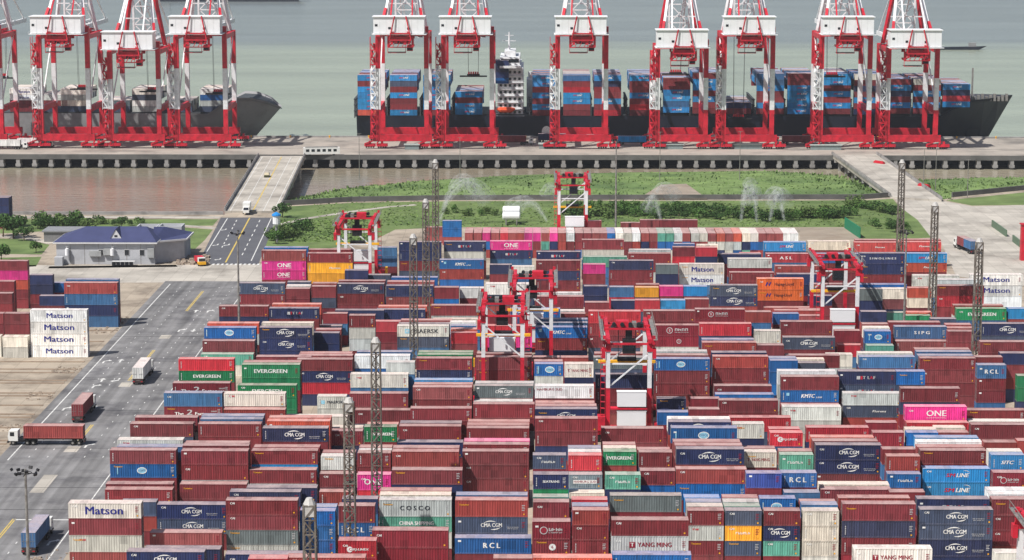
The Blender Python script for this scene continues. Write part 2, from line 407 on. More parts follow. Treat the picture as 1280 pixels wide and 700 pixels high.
# dirt clearing and footpaths
M_DIRT = mat('bare_earth', (150, 138, 124), 0.9, 0.14, 0.15, obj=False, dark=(128, 112, 96), dscale=0.08, damt=0.6)
def strip(pts, w):
    L_, R_ = [], []
    for i, p in enumerate(pts):
        d = (pts[min(i+1, len(pts)-1)] - pts[max(i-1, 0)]).normalized(); n = Vector((-d.y, d.x, 0))
        L_.append(p + n*w/2); R_.append(p - n*w/2)
    return L_ + R_[::-1]
sheet('path', strip(px((345,283), (372,275), (400,270.5), (443,264), (486,258.5), (520,256)), 3.0), 0.024, M_CONC2)
sheet('path', strip(px((-40,271.5), (90,271.5), (275,271.8)), 4.5), 0.024, M_CONC2)
sheet('path', strip(px((222,281.5), (245,283), (268,285.5)), 3.0), 0.024, M_CONC2)
sheet('path', strip(px((-40,294), (34,297), (66,304)), 4.0), 0.024, M_CONC2)
sheet('path', px((798,250.5),(826,233),(858,232),(884,250.5), z=-0.2), 0.5, M_DIRT)

# pale cross road, junction and bridge ramps
sheet('road', px((-300,331), (60,331.5), (250,331), (330,331), (336,353), (205,353), (-300,356)), 0.012, M_CONC2)
sheet('road', px((1118,246), (1177,251), (1215,258), (1290,256), (1700,250), (1700,420), (1195,345), (1178,306), (1164,297), (1147,275), (1124,258)), 0.012, M_CONC2)
RXR, RXL, RXY = -83.95, -106.43, -95.39
yard_road = sheet('road', [(RXL-2.2, 100), (RXR+2.6, 100), (RXR+2.6, 689), (RXL-2.2, 689)], 0.016, M_ASPH)
ramp = sheet('road', px((276,272), (346,272), (323,330.5), (247,330.5)), 0.016, M_ASPH2)

# painted markings, each a piece of its road
def mark(parent, pts, z, m, name='lane_marking'):
    return sheet(name, pts, z, m, kind=None, parent=parent)
def rect(x0, x1, y0, y1): return [(x0,y0),(x1,y0),(x1,y1),(x0,y1)]
ZM = 0.024
mark(yard_road, rect(RXR-0.12, RXR+0.12, 120, 462), ZM, M_PAINT, 'edge_line')
mark(yard_road, rect(RXR-0.12, RXR+0.12, 480, 684), ZM, M_PAINT, 'edge_line')
mark(yard_road, rect(RXL-0.14, RXL+0.14, 470, 684), ZM, M_PAINT, 'edge_line')
mark(yard_road, rect(RXL-0.14, RXL+0.14, 120, 430), ZM, M_PAINT, 'edge_line')
for y0, y1 in ((350, 425), (484, 502), (548, 585), (640, 672)):
    mark(yard_road, rect(RXY-0.32, RXY-0.10, y0, y1), ZM, M_PAINTY, 'centre_line')
    mark(yard_road, rect(RXY+0.10, RXY+0.32, y0, y1), ZM, M_PAINTY, 'centre_line')
lane = MB(); lane.quad((-0.09,-0.6,0),(0.09,-0.6,0),(0.09,0.6,0),(-0.09,0.6,0)); lane_me = lane.mesh('lane_dash', M_PAINT)
for lx in (RXL+3.7, RXL+7.4, RXY+3.8, RXY+7.5):
    y = 345.0
    while y < 680:
        if not (424 < y < 470): link('lane_dash', lane_me, yard_road, (lx, y, ZM))
        y += 6.4
for lx in (RXY+3.8, RXY+7.5):
    mark(yard_road, rect(lx-0.11, lx+0.11, 372, 398), ZM, M_PAINT)
mark(yard_road, rect(RXY, RXR, 424.2, 424.7), ZM, M_PAINT, 'stop_line')
for y0 in (444, 477, 541, 556, 600):
    mark(yard_road, rect(RXY-1.3, RXY+1.4, y0, y0+ (14 if y0 == 444 else 5)), ZM-0.004, M_CONC2, 'concrete_patch')
arrow = MB(); arrow.poly([(-0.22,-2.0,0),(0.22,-2.0,0),(0.22,0.4,0),(0.85,0.4,0),(0.0,2.0,0),(-0.85,0.4,0),(-0.22,0.4,0)]); arrow_me = arrow.mesh('arrow', M_PAINT)
turn = MB(); turn.poly([(-0.2,-2,0),(0.22,-2,0),(0.22,0.2,0),(1.0,0.9,0),(1.0,0.4,0),(1.7,1.4,0),(0.9,2.2,0),(0.9,1.6,0),(-0.2,0.7,0)]); turn_me = turn.mesh('arrow', M_PAINT)
for i, (ax, ay) in enumerate(((117,483),(128,475),(148,475),(130,452),(151,451),(80,511),(119,510),(245,389),(260,389),(224,413),(242,413),(62,678),(108,557))):
    q = P(ax, ay); link('lane_arrow', turn_me if i % 3 != 1 else arrow_me, yard_road, (q.x, q.y, ZM), 0.0 if i % 2 else math.pi*(i % 4 == 2))
for i in range(14):
    q = P(256+i*5.6, 330.0); mark(ramp, rect(q.x-0.35, q.x+0.35, q.y-2.2, q.y+0.6), ZM, M_PAINT, 'crossing_bar')
def pline(parent, pts, w, m, name): mark(parent, strip(px(*pts), w), ZM, m, name)
pline(ramp, [(284.3,272.9),(257,317)], 0.3, M_PAINT, 'edge_line')
pline(ramp, [(339,273),(314,326)], 0.3, M_PAINT, 'edge_line')
pline(ramp, [(312,272.5),(282,328)], 0.45, M_PAINTY, 'centre_line')
for (xa, ya, xb, yb) in ((296,275,276,312), (325,275,301,322)):
    for i in range(8):
        t = i/8; t2 = t+0.06
        pline(ramp, [(xa+(xb-xa)*t, ya+(yb-ya)*t), (xa+(xb-xa)*t2, ya+(yb-ya)*t2)], 0.3, M_PAINT, 'lane_dash')
for ax, ay in ((282,287),(272,306),(286,306),(275,324),(262,324)):
    q = P(ax, ay); link('lane_arrow', turn_me, ramp, (q.x, q.y, ZM), math.pi)

# rail runways of the left yard, sunk concrete beams (each a piece of the ground)
drain_me = MB().box(RXL-2.0, RXR+2.4, -0.1, 0.1, -0.03, 0.006).mesh('drain', M_BLACK)
for Y in (356, 431.5, 448, 480.5, 516, 549, 571, 603, 622): link('drain', drain_me, yard_road, (0, Y, 0.02))
run_me = MB().box(-60, 60, -0.6, 0.6, -0.05, 0.05).mesh('runway_beam', M_PILE)
M_RUN = mat('runway_concrete', (140, 122, 104), 0.9, 0.18, 0.3, obj=False, dark=(100, 86, 74), dscale=0.25, damt=0.8)
run_me.materials[0] = M_RUN
for Y in (452, 455, 466, 469, 484, 487, 499, 509, 512, 521, 531, 534, 545, 548, 557, 561, 570, 577, 581, 596, 611, 627):
    link('runway_beam', run_me, ground, (RXL-2.8-60.5, Y, 0.02))
M_RUB = mat('rubble', (150, 136, 122), 0.9, 0.4, 2.0)
rb = MB()
for Yc in (499, 531, 561, 611, 627, 399):
    for i in range(30):
        s = R.uniform(0.08, 0.3); x = (RXL if Yc != 399 else RXR+5) - R.uniform(2.4, 9.0); y = Yc + R.gauss(0, 2.2)
        rb.box(x-s, x+s, y-s*0.8, y+s*0.8, -0.02, s*0.9)
tag(rb.build('rubble', M_RUB), 'scattered broken kerb stones along the yard road edge', 'rubble', kind='stuff')

# ------------------------------------------------------------------ quay on piles
quay = empty('quay', (0, 1012, 0))
tag(quay, 'long concrete quay on piles carrying the red ship cranes', 'quay')
MB().box(-520, 560, 0, 73, -1.3, 0.3).build('deck', M_QUAY, quay)
MB().box(-520, 560, -0.5, -0.01, -1.5, 0.55).build('parapet', M_WALL, quay)
MB().box(-520, 560, 71.6, 72.9, 0.302, 0.9).build('fender_kerb', M_PILE, quay)
pile = MB(); pile.box(-0.75, 0.75, -0.3, 3.4, -3.4, -1.51); pile.box(-1.05, 1.05, -0.4, 3.6, -4.6, -3.41); pile.box(-0.6, 0.6, 0.3, 3.0, -8.5, -4.61)
pile_me = pile.mesh('pile', M_PILE)
for i in range(-46, 62): link('pile', pile_me, quay, (i*6.95 + 2.0, 0, 0))
MB().box(-520, 560, 14, 14.6, -8.5, -1.32).build('back_wall', M_BLACK, quay)
rail = MB().box(-520, 560, -0.06, 0.06, 0.302, 0.36).mesh('crane_rail', M_STEEL)
for yy in (25.0, 55.0): link('crane_rail', rail, quay, (0, yy, 0))

# ------------------------------------------------------------------ bridges
def bridge(name, label, L0, L1, R0, R1, npile):
    root = empty(name, (L0 + R0)/2); tag(root, label, 'bridge')
    o = root.location
    def loc(p): return Vector((p.x-o.x, p.y-o.y, 0))
    a, b_, c, d = loc(L0), loc(R0), loc(R1), loc(L1)
    m = MB()
    up = [Vector((p.x, p.y, 0.36)) for p in (a, b_, c, d)]; dn = [Vector((p.x, p.y, -1.1)) for p in (a, b_, c, d)]
    m.quad(*up)
    for i in range(4): m.quad(dn[i], dn[(i+1) % 4], up[(i+1) % 4], up[i])
    m.quad(*dn[::-1])
    m.build('deck', M_CONC2, root)
    for p, q in ((a, d), (b_, c)):
        k = MB(); k.bar((p.x, p.y, 0.9), (q.x, q.y, 0.9), 0.6, 1.07); k.build('parapet', M_PILE, root)
        g = MB(); g.bar((p.x, p.y, 1.6), (q.x, q.y, 1.6), 0.12, 0.12)
        g.build('handrail', M_STEEL, root)
    for i in range(npile):
        t = (i+0.6)/npile
        p = a.lerp(d, t); q = b_.lerp(c, t)
        k = MB(); k.bar((p.x, p.y, -1.7), (q.x, q.y, -1.7), 1.6, 1.18)
        for s in (0.12, 0.5, 0.88):
            w = p.lerp(q, s); k.bar((w.x, w.y, -8.5), (w.x, w.y, -2.3), 1.2, 1.2)
        k.build('pier', M_PILE, root)
    return root
bl = bridge('road_bridge', 'narrow concrete road bridge with yellow line crossing the brown channel', P(281,265,0.3), P(323,196,0.3), P(349,265,0.3), P(381,196,0.3), 7)
br = bridge('road_bridge', 'wide pale concrete bridge slanting across the marsh to the quay', P(1113,247,0.3), P(1040,194,0.3), P(1177,251,0.3), P(1096,194,0.3), 8)
def bmark(parent, pts, w, m, name):
    o = parent.location
    q = [Vector((p.x-o.x, p.y-o.y, 0)) for p in px(*pts, z=0.3)]
    sheet(name, strip(q, w), 0.372, m, kind=None, parent=parent)
bmark(bl, [(316,265),(352,197)], 0.4, M_PAINTY, 'centre_line')
bmark(bl, [(288,264.5),(328,197)], 0.25, M_PAINT, 'edge_line')
bmark(bl, [(342.5,264.5),(376,197)], 0.25, M_PAINT, 'edge_line')
bmark(bl, [(302,265),(340,197)], 0.2, M_PAINT, 'lane_line')
bmark(bl, [(329,265),(364,197)], 0.2, M_PAINT, 'lane_line')
for i, (xa, ya) in enumerate(((1099,205), (1155,234))):
    q = P(xa, ya, 0.36); root = MB()
    root.box(-3.2, 3.2, -0.7, 0.7, 0.1, 0.35); root.box(-3.0, 3.0, -0.5, 0.5, 0.36, 1.0); root.box(-2.6,2.6,-0.25,0.25,1.01,1.3)
    tag(root.build('road_barrier', M_RED, None, (q.x, q.y, 0.36)), ['red barrier block on the far end of the wide bridge', 'red barrier block on the near end of the wide bridge'][i], 'barrier').rotation_euler = (0,0,math.radians(-58))

# ------------------------------------------------------------------ shipping containers
PAL = {'m': (124,42,50), 'b': (150,58,54), 'M': (130,28,46), 'P': (150,72,72), 'o': (200,84,64), 'r': (190,38,54), 'R': (200,66,66),
       'O': (238,112,46), 'y': (240,166,40), 'p': (216,48,138), 'd': (24,42,86), 'D': (62,76,100), 'u': (54,104,150), 'U': (6,96,164),
       'q': (50,72,142), 'c': (22,134,196), 'w': (232,232,228), 'k': (222,215,200), 'g': (198,202,196), 'G': (98,112,116), 's': (132,152,162),
       'v': (0,128,78), 't': (88,160,140)}
CNAME = {'m': 'maroon', 'b': 'brick-red', 'M': 'crimson', 'P': 'faded-red', 'o': 'coral', 'r': 'red', 'R': 'red', 'O': 'orange', 'y': 'yellow', 'p': 'magenta',
         'd': 'navy', 'D': 'slate-blue', 'u': 'steel-blue', 'U': 'blue', 'q': 'royal-blue', 'c': 'azure', 'w': 'white', 'k': 'cream', 'g': 'light-grey',
         'G': 'grey', 's': 'silver-blue', 'v': 'green', 't': 'teal'}
CLEN = {2: 6.06, 4: 12.19, 5: 13.72}
HSTD, HHC, CW = 2.591, 2.896, 2.438

def container_mesh(L, h, fine):
    """box with corner posts, rails, corrugated sides and ends and a ribbed roof; origin at the centre of the base"""
    b = MB(); x0, x1 = -L/2, L/2; y = CW/2; r = 0.13
    # posts and rails
    for sx in (-1, 1):
        for sy in (-1, 1):
            xa, xb = sorted((sx*L/2, sx*(L/2-0.16))); ya, yb = sorted((sy*y, sy*(y-0.16)))
            b.box(xa, xb, ya, yb, 0.0, h, 0)
    for sy in (-1, 1):
        ya, yb = sorted((sy*y, sy*(y-0.10)))
        b.box(x0+0.16, x1-0.16, ya, yb, 0.02, 0.16, 0); b.box(x0+0.16, x1-0.16, ya, yb, h-0.10, h-0.005, 0)
    for sx in (-1, 1):
        xa, xb = sorted((sx*L/2, sx*(L/2-0.10)))
        b.box(xa, xb, -y+0.16, y-0.16, 0.02, 0.16, 0); b.box(xa, xb, -y+0.16, y-0.16, h-0.12, h-0.005, 0)
    # corrugated sides
    if fine:
        n = int(round((L-0.32)/0.42)); p = (L-0.32)/n
        prof = []
        for i in range(n):
            a = x0+0.16+i*p
            prof += [(a, 0.02), (a+p*0.36, 0.02), (a+p*0.5, 0.065), (a+p*0.86, 0.065)]
        prof.append((x1-0.16, 0.02))
        for sy in (-1, 1):
            for (xa, da), (xb, db) in zip(prof, prof[1:]):
                q = [(xa, sy*(y-da), 0.16), (xb, sy*(y-db), 0.16), (xb, sy*(y-db), h-0.10), (xa, sy*(y-da), h-0.10)]
                b.quad(*(q if sy < 0 else q[::-1]))
        m = 7; pe = (CW-0.32)/m
        pe_ = []
        for i in range(m):
            a = -y+0.16+i*pe; pe_ += [(a, 0.02), (a+pe*0.36, 0.02), (a+pe*0.5, 0.06), (a+pe*0.86, 0.06)]
        pe_.append((y-0.16, 0.02))
        for (ya, da), (yb, db) in zip(pe_, pe_[1:]):
            b.quad((x0+da, yb, 0.16), (x0+db, ya, 0.16) if False else (x0+da, ya, 0.16), (x0+da, ya, h-0.12), (x0+db, yb, h-0.12))
        # roof ribs
        n = int(round((L-0.2)/0.9)); p = (L-0.2)/n
        for i in range(n):
            a = x0+0.1+i*p
            b.quad((a, -y+0.10, h-0.025), (a+p*0.5, -y+0.10, h-0.045), (a+p*0.5, y-0.10, h-0.045), (a, y-0.10, h-0.025))
            b.quad((a+p*0.5, -y+0.10, h-0.045), (a+p, -y+0.10, h-0.025), (a+p, y-0.10, h-0.025), (a+p*0.5, y-0.10, h-0.045))
    else:
        b.quad((x0+.16, -y+.04, .16), (x1-.16, -y+.04, .16), (x1-.16, -y+.04, h-.1), (x0+.16, -y+.04, h-.1))
        b.quad((x1-.16, y-.04, .16), (x0+.16, y-.04, .16), (x0+.16, y-.04, h-.1), (x1-.16, y-.04, h-.1))
        b.quad((x0+.04, y-.16, .16), (x0+.04, -y+.16, .16), (x0+.04, -y+.16, h-.1), (x0+.04, y-.16, h-.1))
        b.quad((x0+.1, -y+.1, h-.03), (x1-.1, -y+.1, h-.03), (x1-.1, y-.1, h-.03), (x0+.1, y-.1, h-.03))
        b.quad((x1-.06, -y+.16, .16), (x1-.06, y-.16, .16), (x1-.06, y-.16, h-.1), (x1-.06, -y+.16, h-.1))
    return b
def door_mesh(h):
    """one door leaf pair's half: panel with three ribs, two lock bars and handles; lies in the YZ plane facing +X, hinge side y=0"""
    b = MB(); w = CW/2-0.17
    b.box(-0.05, -0.02, 0.01, w, 0.17, h-0.13, 0)
    for k in range(3):
        z = 0.35 + k*(h-0.7)/2; b.box(-0.0195, 0.0, 0.08, w-0.08, z-0.14, z+0.14, 0)
    for yy in (0.3, w-0.28):
        b.box(0.001, 0.03, yy-0.025, yy+0.025, 0.2, h-0.16, 1)
        b.box(0.031, 0.05, yy-0.02, yy+0.32, 1.05, 1.11, 1)
    return b
CME, CMEA, DME = {}, {}, {}
for L in (2, 4, 5):
    for hc in (0, 1):
        h = HHC if hc else HSTD
        CME[L, hc] = container_mesh(CLEN[L], h, True).mesh('shipping_container', M_BOX)
        CMEA[L, hc] = container_mesh(CLEN[L], h, False)
for hc in (0, 1): DME[hc] = door_mesh(HHC if hc else HSTD).mesh('door', [M_BOX, M_STEEL])

# lettering -------------------------------------------------------
def text_mesh(parts, name='lettering'):
    """parts: (text, x, z, size, material, bold, shear) centred at (x, z); or ('#disc'|'#arc'|'#rect', ...) shapes; all in the plane y=0, facing -Y"""
    b = MB(); mats = []
    def mi(m):
        if m not in mats: mats.append(m)
        return mats.index(m)
    for p in parts:
        if p[0] == '#disc':
            _, x, z, rx, rz, m, dy = p; b.poly([(x+rx*math.cos(a*math.pi/12), dy, z+rz*math.sin(a*math.pi/12)) for a in range(24)], mi(m))
        elif p[0] == '#arc':
            _, x, z, r, a0, a1, w, m = p
            for i in range(10):
                t0 = a0+(a1-a0)*i/10; t1 = a0+(a1-a0)*(i+1)/10; w0 = w*math.sin(math.pi*(i+0.15)/10.3); w1 = w*math.sin(math.pi*(i+1.15)/10.3) if i < 9 else 0.02
                q = lambda t, rr: (x+rr*1.25*math.cos(math.radians(t)), 0, z+rr*math.sin(math.radians(t)))
                b.quad(q(t0, r-w0/2), q(t0, r+w0/2), q(t1, r+w1/2), q(t1, r-w1/2), mi(m))
        elif p[0] == '#rect':
            _, x0, x1, z0, z1, m, dy = p; b.quad((x0,dy,z0),(x1,dy,z0),(x1,dy,z1),(x0,dy,z1), mi(m))
        else:
            t, x, z, size, m, bold, shear, wid = p
            cu = bpy.data.curves.new('t', 'FONT'); cu.body = t; cu.size = size; cu.align_x = 'CENTER'; cu.align_y = 'CENTER'
            cu.offset = 0.0; cu.shear = shear; cu.resolution_u = 2
            ob = bpy.data.objects.new('t', cu); COL.objects.link(ob)
            dg = bpy.context.evaluated_depsgraph_get()
            me = bpy.data.meshes.new_from_object(ob.evaluated_get(dg))
            n = len(b.v); k = mi(m)
            xs = [v.co.x for v in me.vertices]; w_ = max(xs)-min(xs); f = (wid/w_) if wid else 1.0
            sh = (-1, 0, 1) if bold > 0.012 else (0,)
            for q, d_ in enumerate(sh):
                n = len(b.v)
                for v in me.vertices: b.v.append((x+v.co.x*f+d_*bold*size*0.7, -0.003*q, z+v.co.y))
                for pl in me.polygons: b.f.append(tuple(n+i for i in pl.vertices)); b.m.append(k)
            COL.objects.unlink(ob); bpy.data.objects.remove(ob); bpy.data.meshes.remove(me); bpy.data.curves.remove(cu)
    return b.mesh(name, mats)
def T(t, x, z, size, m, bold=0.02, shear=0.0, wid=None): return (t, x, z, size, m, bold, shear, wid)
def BARS(x, z, w, h, n, m):
    r_ = random.Random(int(1000*(x+z+w+n))); c_ = w/n
    out = []
    for i in range(n):
        a = x-w/2+i*c_; out.append(('#rect', a, a+c_*0.24, z-h/2, z+h/2, m, 0)); k_ = z-h/2+h*r_.choice((0.0, 0.4, 0.8)); out.append(('#rect', a+c_*0.24, a+c_*0.78, k_, k_+h*0.2, m, 0))
        if r_.random() < 0.6: out.append(('#rect', a+c_*0.56, a+c_*0.78, z-h/2, z+h*0.3, m, -0.002))
    return out
LOGO_DEF = {
    ('CMA',4): [T('CMA CGM', 0, 1.3, 1.05, M_TXW, 0.035, 0, 3.9), ('#arc', -0.1, 0.35, 1.75, 62, 128, 0.2, M_TXW), ('#arc', 0.3, 2.25, 1.75, 258, 310, 0.2, M_TXW), *BARS(4.0, 0.95, 2.2, 0.16, 7, M_TXG), *BARS(4.0, 0.65, 2.0, 0.13, 6, M_TXG)],
    ('CMA',2): [T('CMA CGM', 0, 1.35, 0.95, M_TXW, 0.035, 0, 3.3), ('#arc', -0.1, 0.5, 1.6, 62, 128, 0.2, M_TXW), ('#arc', 0.3, 2.2, 1.6, 258, 310, 0.2, M_TXW)],
    ('COS',4): [('#disc', 0, 1.35, 1.05, 0.72, M_TXW, 0.004), ('#disc', 0, 1.35, 0.88, 0.57, M_TXC, 0.0), T('COSCO', 0, 1.35, 0.52, M_TXB, 0.03, 0, 1.7), ('#rect', -5.3, -5.1, 0.5, 2.1, M_TXC, 0)],
    ('COS',2): [('#disc', 0, 1.35, 1.0, 0.7, M_TXW, 0.004), ('#disc', 0, 1.35, 0.84, 0.55, M_TXC, 0.0), T('COSCO', 0, 1.35, 0.5, M_TXB, 0.03, 0, 1.6), ('#rect', -2.5, -2.3, 0.5, 2.1, M_TXC, 0)],
    ('MATSON',4): [T('Matson', 0, 1.25, 2.0, M_TXB, 0.04, 0, 6.4)],
    ('MATSON',5): [T('Matson', 0, 1.35, 2.0, M_TXB, 0.04, 0, 7.2)],
    ('EVER',4): [T('EVERGREEN', 0.2, 1.3, 1.15, M_TXW, 0.05, 0, 6.9)],
    ('EVER',2): [T('EVERGREEN', 0, 1.35, 0.85, M_TXW, 0.05, 0, 4.2)],
    ('ONE',4): [T('ONE', 0, 1.35, 1.75, M_TXW, 0.035, 0, 4.0), T('OCEAN NETWORK EXPRESS', 0, 0.45, 0.26, M_TXW, 0.01, 0, 4.0)],
    ('ONE',2): [T('ONE', 0, 1.35, 1.5, M_TXW, 0.035, 0, 3.1)],
    ('KMTC',4): [T('KMTC', -0.5, 1.3, 1.3, M_TXW, 0.05, 0.25, 3.3), T('LINE', 2.2, 1.0, 0.5, M_TXW, 0.02, 0.25, 1.5), ('#rect', -5.6, -4.9, 1.4, 2.1, M_TXC, 0)],
    ('MAERSK',4): [T('MAERSK', 1.0, 1.25, 1.5, M_TXK, 0.03, 0, 6.2), ('#rect', -4.4, -3.2, 0.7, 1.9, M_TXC, 0), T('*', -3.8, 1.0, 1.6, M_TXW, 0.03)],
    ('MAERSK',2): [T('MAERSK', 0.5, 1.3, 0.85, M_TXK, 0.03, 0, 3.4), ('#rect', -2.5, -1.7, 0.9, 1.7, M_TXC, 0)],
    ('HAPAG',4): [T('Hapag-Lloyd', 1.0, 1.3, 1.15, M_TXK, 0.015, 0, 5.0), T('H', -3.3, 1.3, 1.4, M_TXB, 0.08, 0.35, 1.4)],
    ('LINE',4): [T('SM', -1.15, 1.3, 1.05, M_TXR, 0.05, 0.2, 1.9), T('LINE', 1.25, 1.3, 1.15, M_TXW, 0.05, 0.25, 2.6), ('#arc', 1.8, 1.4, 0.9, 30, 110, 0.1, M_TXW)],
    ('SITC',2): [T('SITC', 0, 1.3, 1.0, M_TXW, 0.05, 0.3, 2.5)],
    ('YANG',4): [T('YANG MING', 0.6, 1.3, 1.1, M_TXM, 0.04, 0, 5.6), ('#rect', -3.6, -2.6, 0.8, 1.8, M_TXM, 0.004), T('T', -3.1, 1.3, 0.9, M_TXW, 0.06)],
    ('YANG',2): [T('YANG MING', 0.3, 1.3, 0.8, M_TXM, 0.02, 0, 3.6), T('T', -2.0, 1.3, 0.8, M_TXM, 0.06)],
    ('HAMB',4): [T('HAMBURG SUD', -2.9, 1.85, 0.72, M_TXM, 0.02, 0, 5.4)],
    ('HAMB',2): [('#rect', -2.3, 2.4, 0.85, 1.6, M_TXW, 0.004), T('HAMBURG SUD', 0.05, 1.22, 0.62, M_TXM, 0.02, 0, 4.4)],
    ('COSCO',4): [T('C O S C O', 0, 1.3, 1.15, M_TXK, 0.05, 0, 5.2), *BARS(-4.9, 2.1, 1.3, 0.2, 5, M_TXK)],
    ('CHINA',4): [T('CHINA SHIPPING', 0.2, 1.4, 1.0, M_TXW, 0.05, 0, 6.0)],
    ('RCL',4): [T('R C L', 0, 1.3, 1.4, M_TXW, 0.06, 0, 3.0)],
    ('RCL',2): [T('R C L', 0, 1.3, 1.3, M_TXW, 0.06, 0, 2.9)],
    ('SIPG',4): [T('S I P G', 0.2, 1.3, 1.15, M_TXW, 0.06, 0, 3.9)],
    ('SIPG',2): [T('SIPG', 0.6, 1.2, 1.0, M_TXW, 0.06, 0, 3.0), ('#rect', -2.7, -2.4, 0.4, 0.8, M_TXW, 0), ('#rect', -2.7, -2.4, 1.1, 1.5, M_TXW, 0), ('#rect', -2.7, -2.4, 1.8, 2.2, M_TXW, 0)],
    ('ASL',4): [T('A S L', -0.4, 1.3, 1.25, M_TXW, 0.06, 0, 3.7)],
    ('SINO',4): [T('S I N O L I N E S', 0, 1.3, 0.75, M_TXW, 0.05, 0, 7.0), ('#rect', -5.7, -5.5, 0.4, 2.1, M_TXW, 0)],
    ('FUL',4): [('#disc', -2.3, 1.3, 0.78, 0.78, M_TXG, 0.004), ('#disc', -2.3, 1.3, 0.62, 0.62, M_TXM, 0.0), T('$', -2.3, 1.3, 0.9, M_TXG, 0.03), *BARS(0.7, 1.5, 3.4, 0.62, 4, M_TXG), *BARS(0.7, 0.85, 3.4, 0.2, 9, M_TXG)],
    ('FUL',2): [('#disc', -1.3, 1.3, 0.62, 0.62, M_TXG, 0.004), ('#disc', -1.3, 1.3, 0.5, 0.5, M_TXM, 0.0), *BARS(0.6, 1.45, 2.2, 0.5, 4, M_TXG), *BARS(0.6, 0.95, 2.2, 0.16, 7, M_TXG)],
    ('CIR',4): [('#disc', 0.2, 1.3, 0.55, 0.55, M_TXG, 0.004), ('#disc', 0.2, 1.3, 0.4, 0.4, M_TXM, 0.0), T('3', 0.2, 1.3, 0.7, M_TXG, 0.04)],
    ('CIR',2): [('#disc', 0.4, 1.3, 0.62, 0.62, M_TXW, 0.004), T('6', 0.4, 1.3, 0.8, M_TXM, 0.04)],
    ('FESCO',2): [('#disc', -1.2, 1.3, 0.5, 0.5, M_TXW, 0.004), T('C', -1.1, 1.3, 0.7, M_TXR, 0.05), T('KJ-LINEX', 0.65, 1.3, 0.55, M_TXW, 0.05, 0.1, 2.6)],
    ('FAC',4): [T('The', -3.2, 1.0, 1.0, M_TXW, 0.05, 0, 2.0), T('2', -0.9, 1.3, 1.7, M_TXG, 0.06, 0.1, 1.2), T('Factor', 2.0, 1.0, 1.0, M_TXW, 0.05, 0, 3.2), *BARS(4.7, 1.6, 1.3, 0.3, 4, M_TXG), *BARS(4.7, 0.95, 1.4, 0.45, 3, M_TXW)],
    ('ZIM',4): [('#rect', -1.9, -1.2, 1.0, 1.7, M_TXG, 0), ('#rect', -1.1, -0.7, 1.0, 1.7, M_TXR, 0), T('T', -0.35, 1.35, 0.9, M_TXG, 0.06), T('L', 0.55, 1.35, 0.9, M_TXG, 0.06), T('A', 1.15, 1.35, 0.9, M_TXR, 0.06), T('F', 1.75, 1.35, 0.9, M_TXG, 0.06)],
    ('K',4): [T('"K" LINE', -4.5, 2.0, 0.5, M_TXR, 0.06, 0.2, 1.2)],
    ('K',2): [T('"K" LINE', -1.9, 2.0, 0.5, M_TXR, 0.06, 0.2, 1.2)],
    ('TXT',4): [T('Florens', 1.5, 1.3, 0.75, M_TXW, 0.04, 0.15, 3.2)],
    ('TXT',2): BARS(0.0, 1.3, 2.8, 0.42, 6, M_TXW),
    ('SEAT',2): [T('SEATRANS', 0, 1.3, 0.6, M_TXW, 0.05, 0.0, 3.0)],
}
LOGO_DEF['ZIM',2] = [T('LAF', 0.6, 1.35, 0.7, M_TXG, 0.06), ('#rect', -0.6, -0.2, 1.1, 1.6, M_TXR, 0)]
LOGO_ME = {k: text_mesh(v) for k, v in LOGO_DEF.items()}
# small numbering and hazard marks along the edges, four variants per length
MARK_ME = {}
for L in (2, 4, 5):
    for v in range(6):
        hx = CLEN[L]/2; parts = []
        if v in (0, 2):
            for k in range(5): parts.append(('#rect', -hx+0.5, -hx+0.66, 0.55+k*0.32, 0.55+k*0.32+0.22, M_TXG, 0))
        if v in (1, 5): parts.append(T('CAI', -hx+1.15, 2.05, 0.5, M_TXW, 0.06))
        if v == 4: parts.append(T('Textainer', -hx+1.5, 2.1, 0.42, M_TXY, 0.04))
        if v == 3: parts.append(('#rect', -hx+0.5, -hx+1.0, 1.95, 2.25, M_TXW, 0))
        for k in range(4): parts.append(('#rect', hx-1.0, hx-0.55+0.1*(k % 2), 1.1+k*0.28, 1.1+k*0.28+0.1, M_TXM if v % 2 else M_TXG, 0))
        if v != 3: parts.append(('#rect', hx-0.75, hx-0.5, 0.35, 0.6, M_TXY, 0))
        MARK_ME[L, v] = text_mesh(parts, 'number_marking')

def paint(ch, j=0.0):
    c = srgb(*PAL[ch]); f = 1 + R.uniform(-j, j)*1.7; g = R.uniform(-j, j)*0.5; w = max(0.0, R.gauss(0, 0.03)); k = 0.34
    return tuple(min(1, v*(1-w)+k*w) for v in (c[0]*f*(1+g), c[1]*f, c[2]*f*(1-g))) + (1.0,)
def place_container(name, L, hc, ch, logo, loc, label, group, rz=0.0, marks=True, cat='container'):
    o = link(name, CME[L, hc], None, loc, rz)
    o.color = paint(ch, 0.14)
    tag(o, label, cat, group)
    hx = CLEN[L]/2
    end = 1 if loc[0] < 20 else -1
    for s in (-1, 1):
        d = link('door', DME[hc], o, (end*(hx-0.012), 0.0, 0.0), 0.0 if end > 0 else math.pi)
        d.scale = (1, s, 1); d.color = o.color
    if logo and (logo, L) in LOGO_ME: q_ = tag(link('lettering', LOGO_ME[logo, L], o, (R.uniform(-0.25, 0.25), -CW/2+0.006, 0.04 if not hc else 0.16)), kind='stuff'); f_ = R.uniform(0.86, 1.03); q_.scale = (f_, 1, f_); q_.location.z += (1-f_)*1.3
    if marks: tag(link('number_marking', MARK_ME[L, R.randrange(6)], o, (0, -CW/2+0.004, 0)), kind='stuff')
    return o

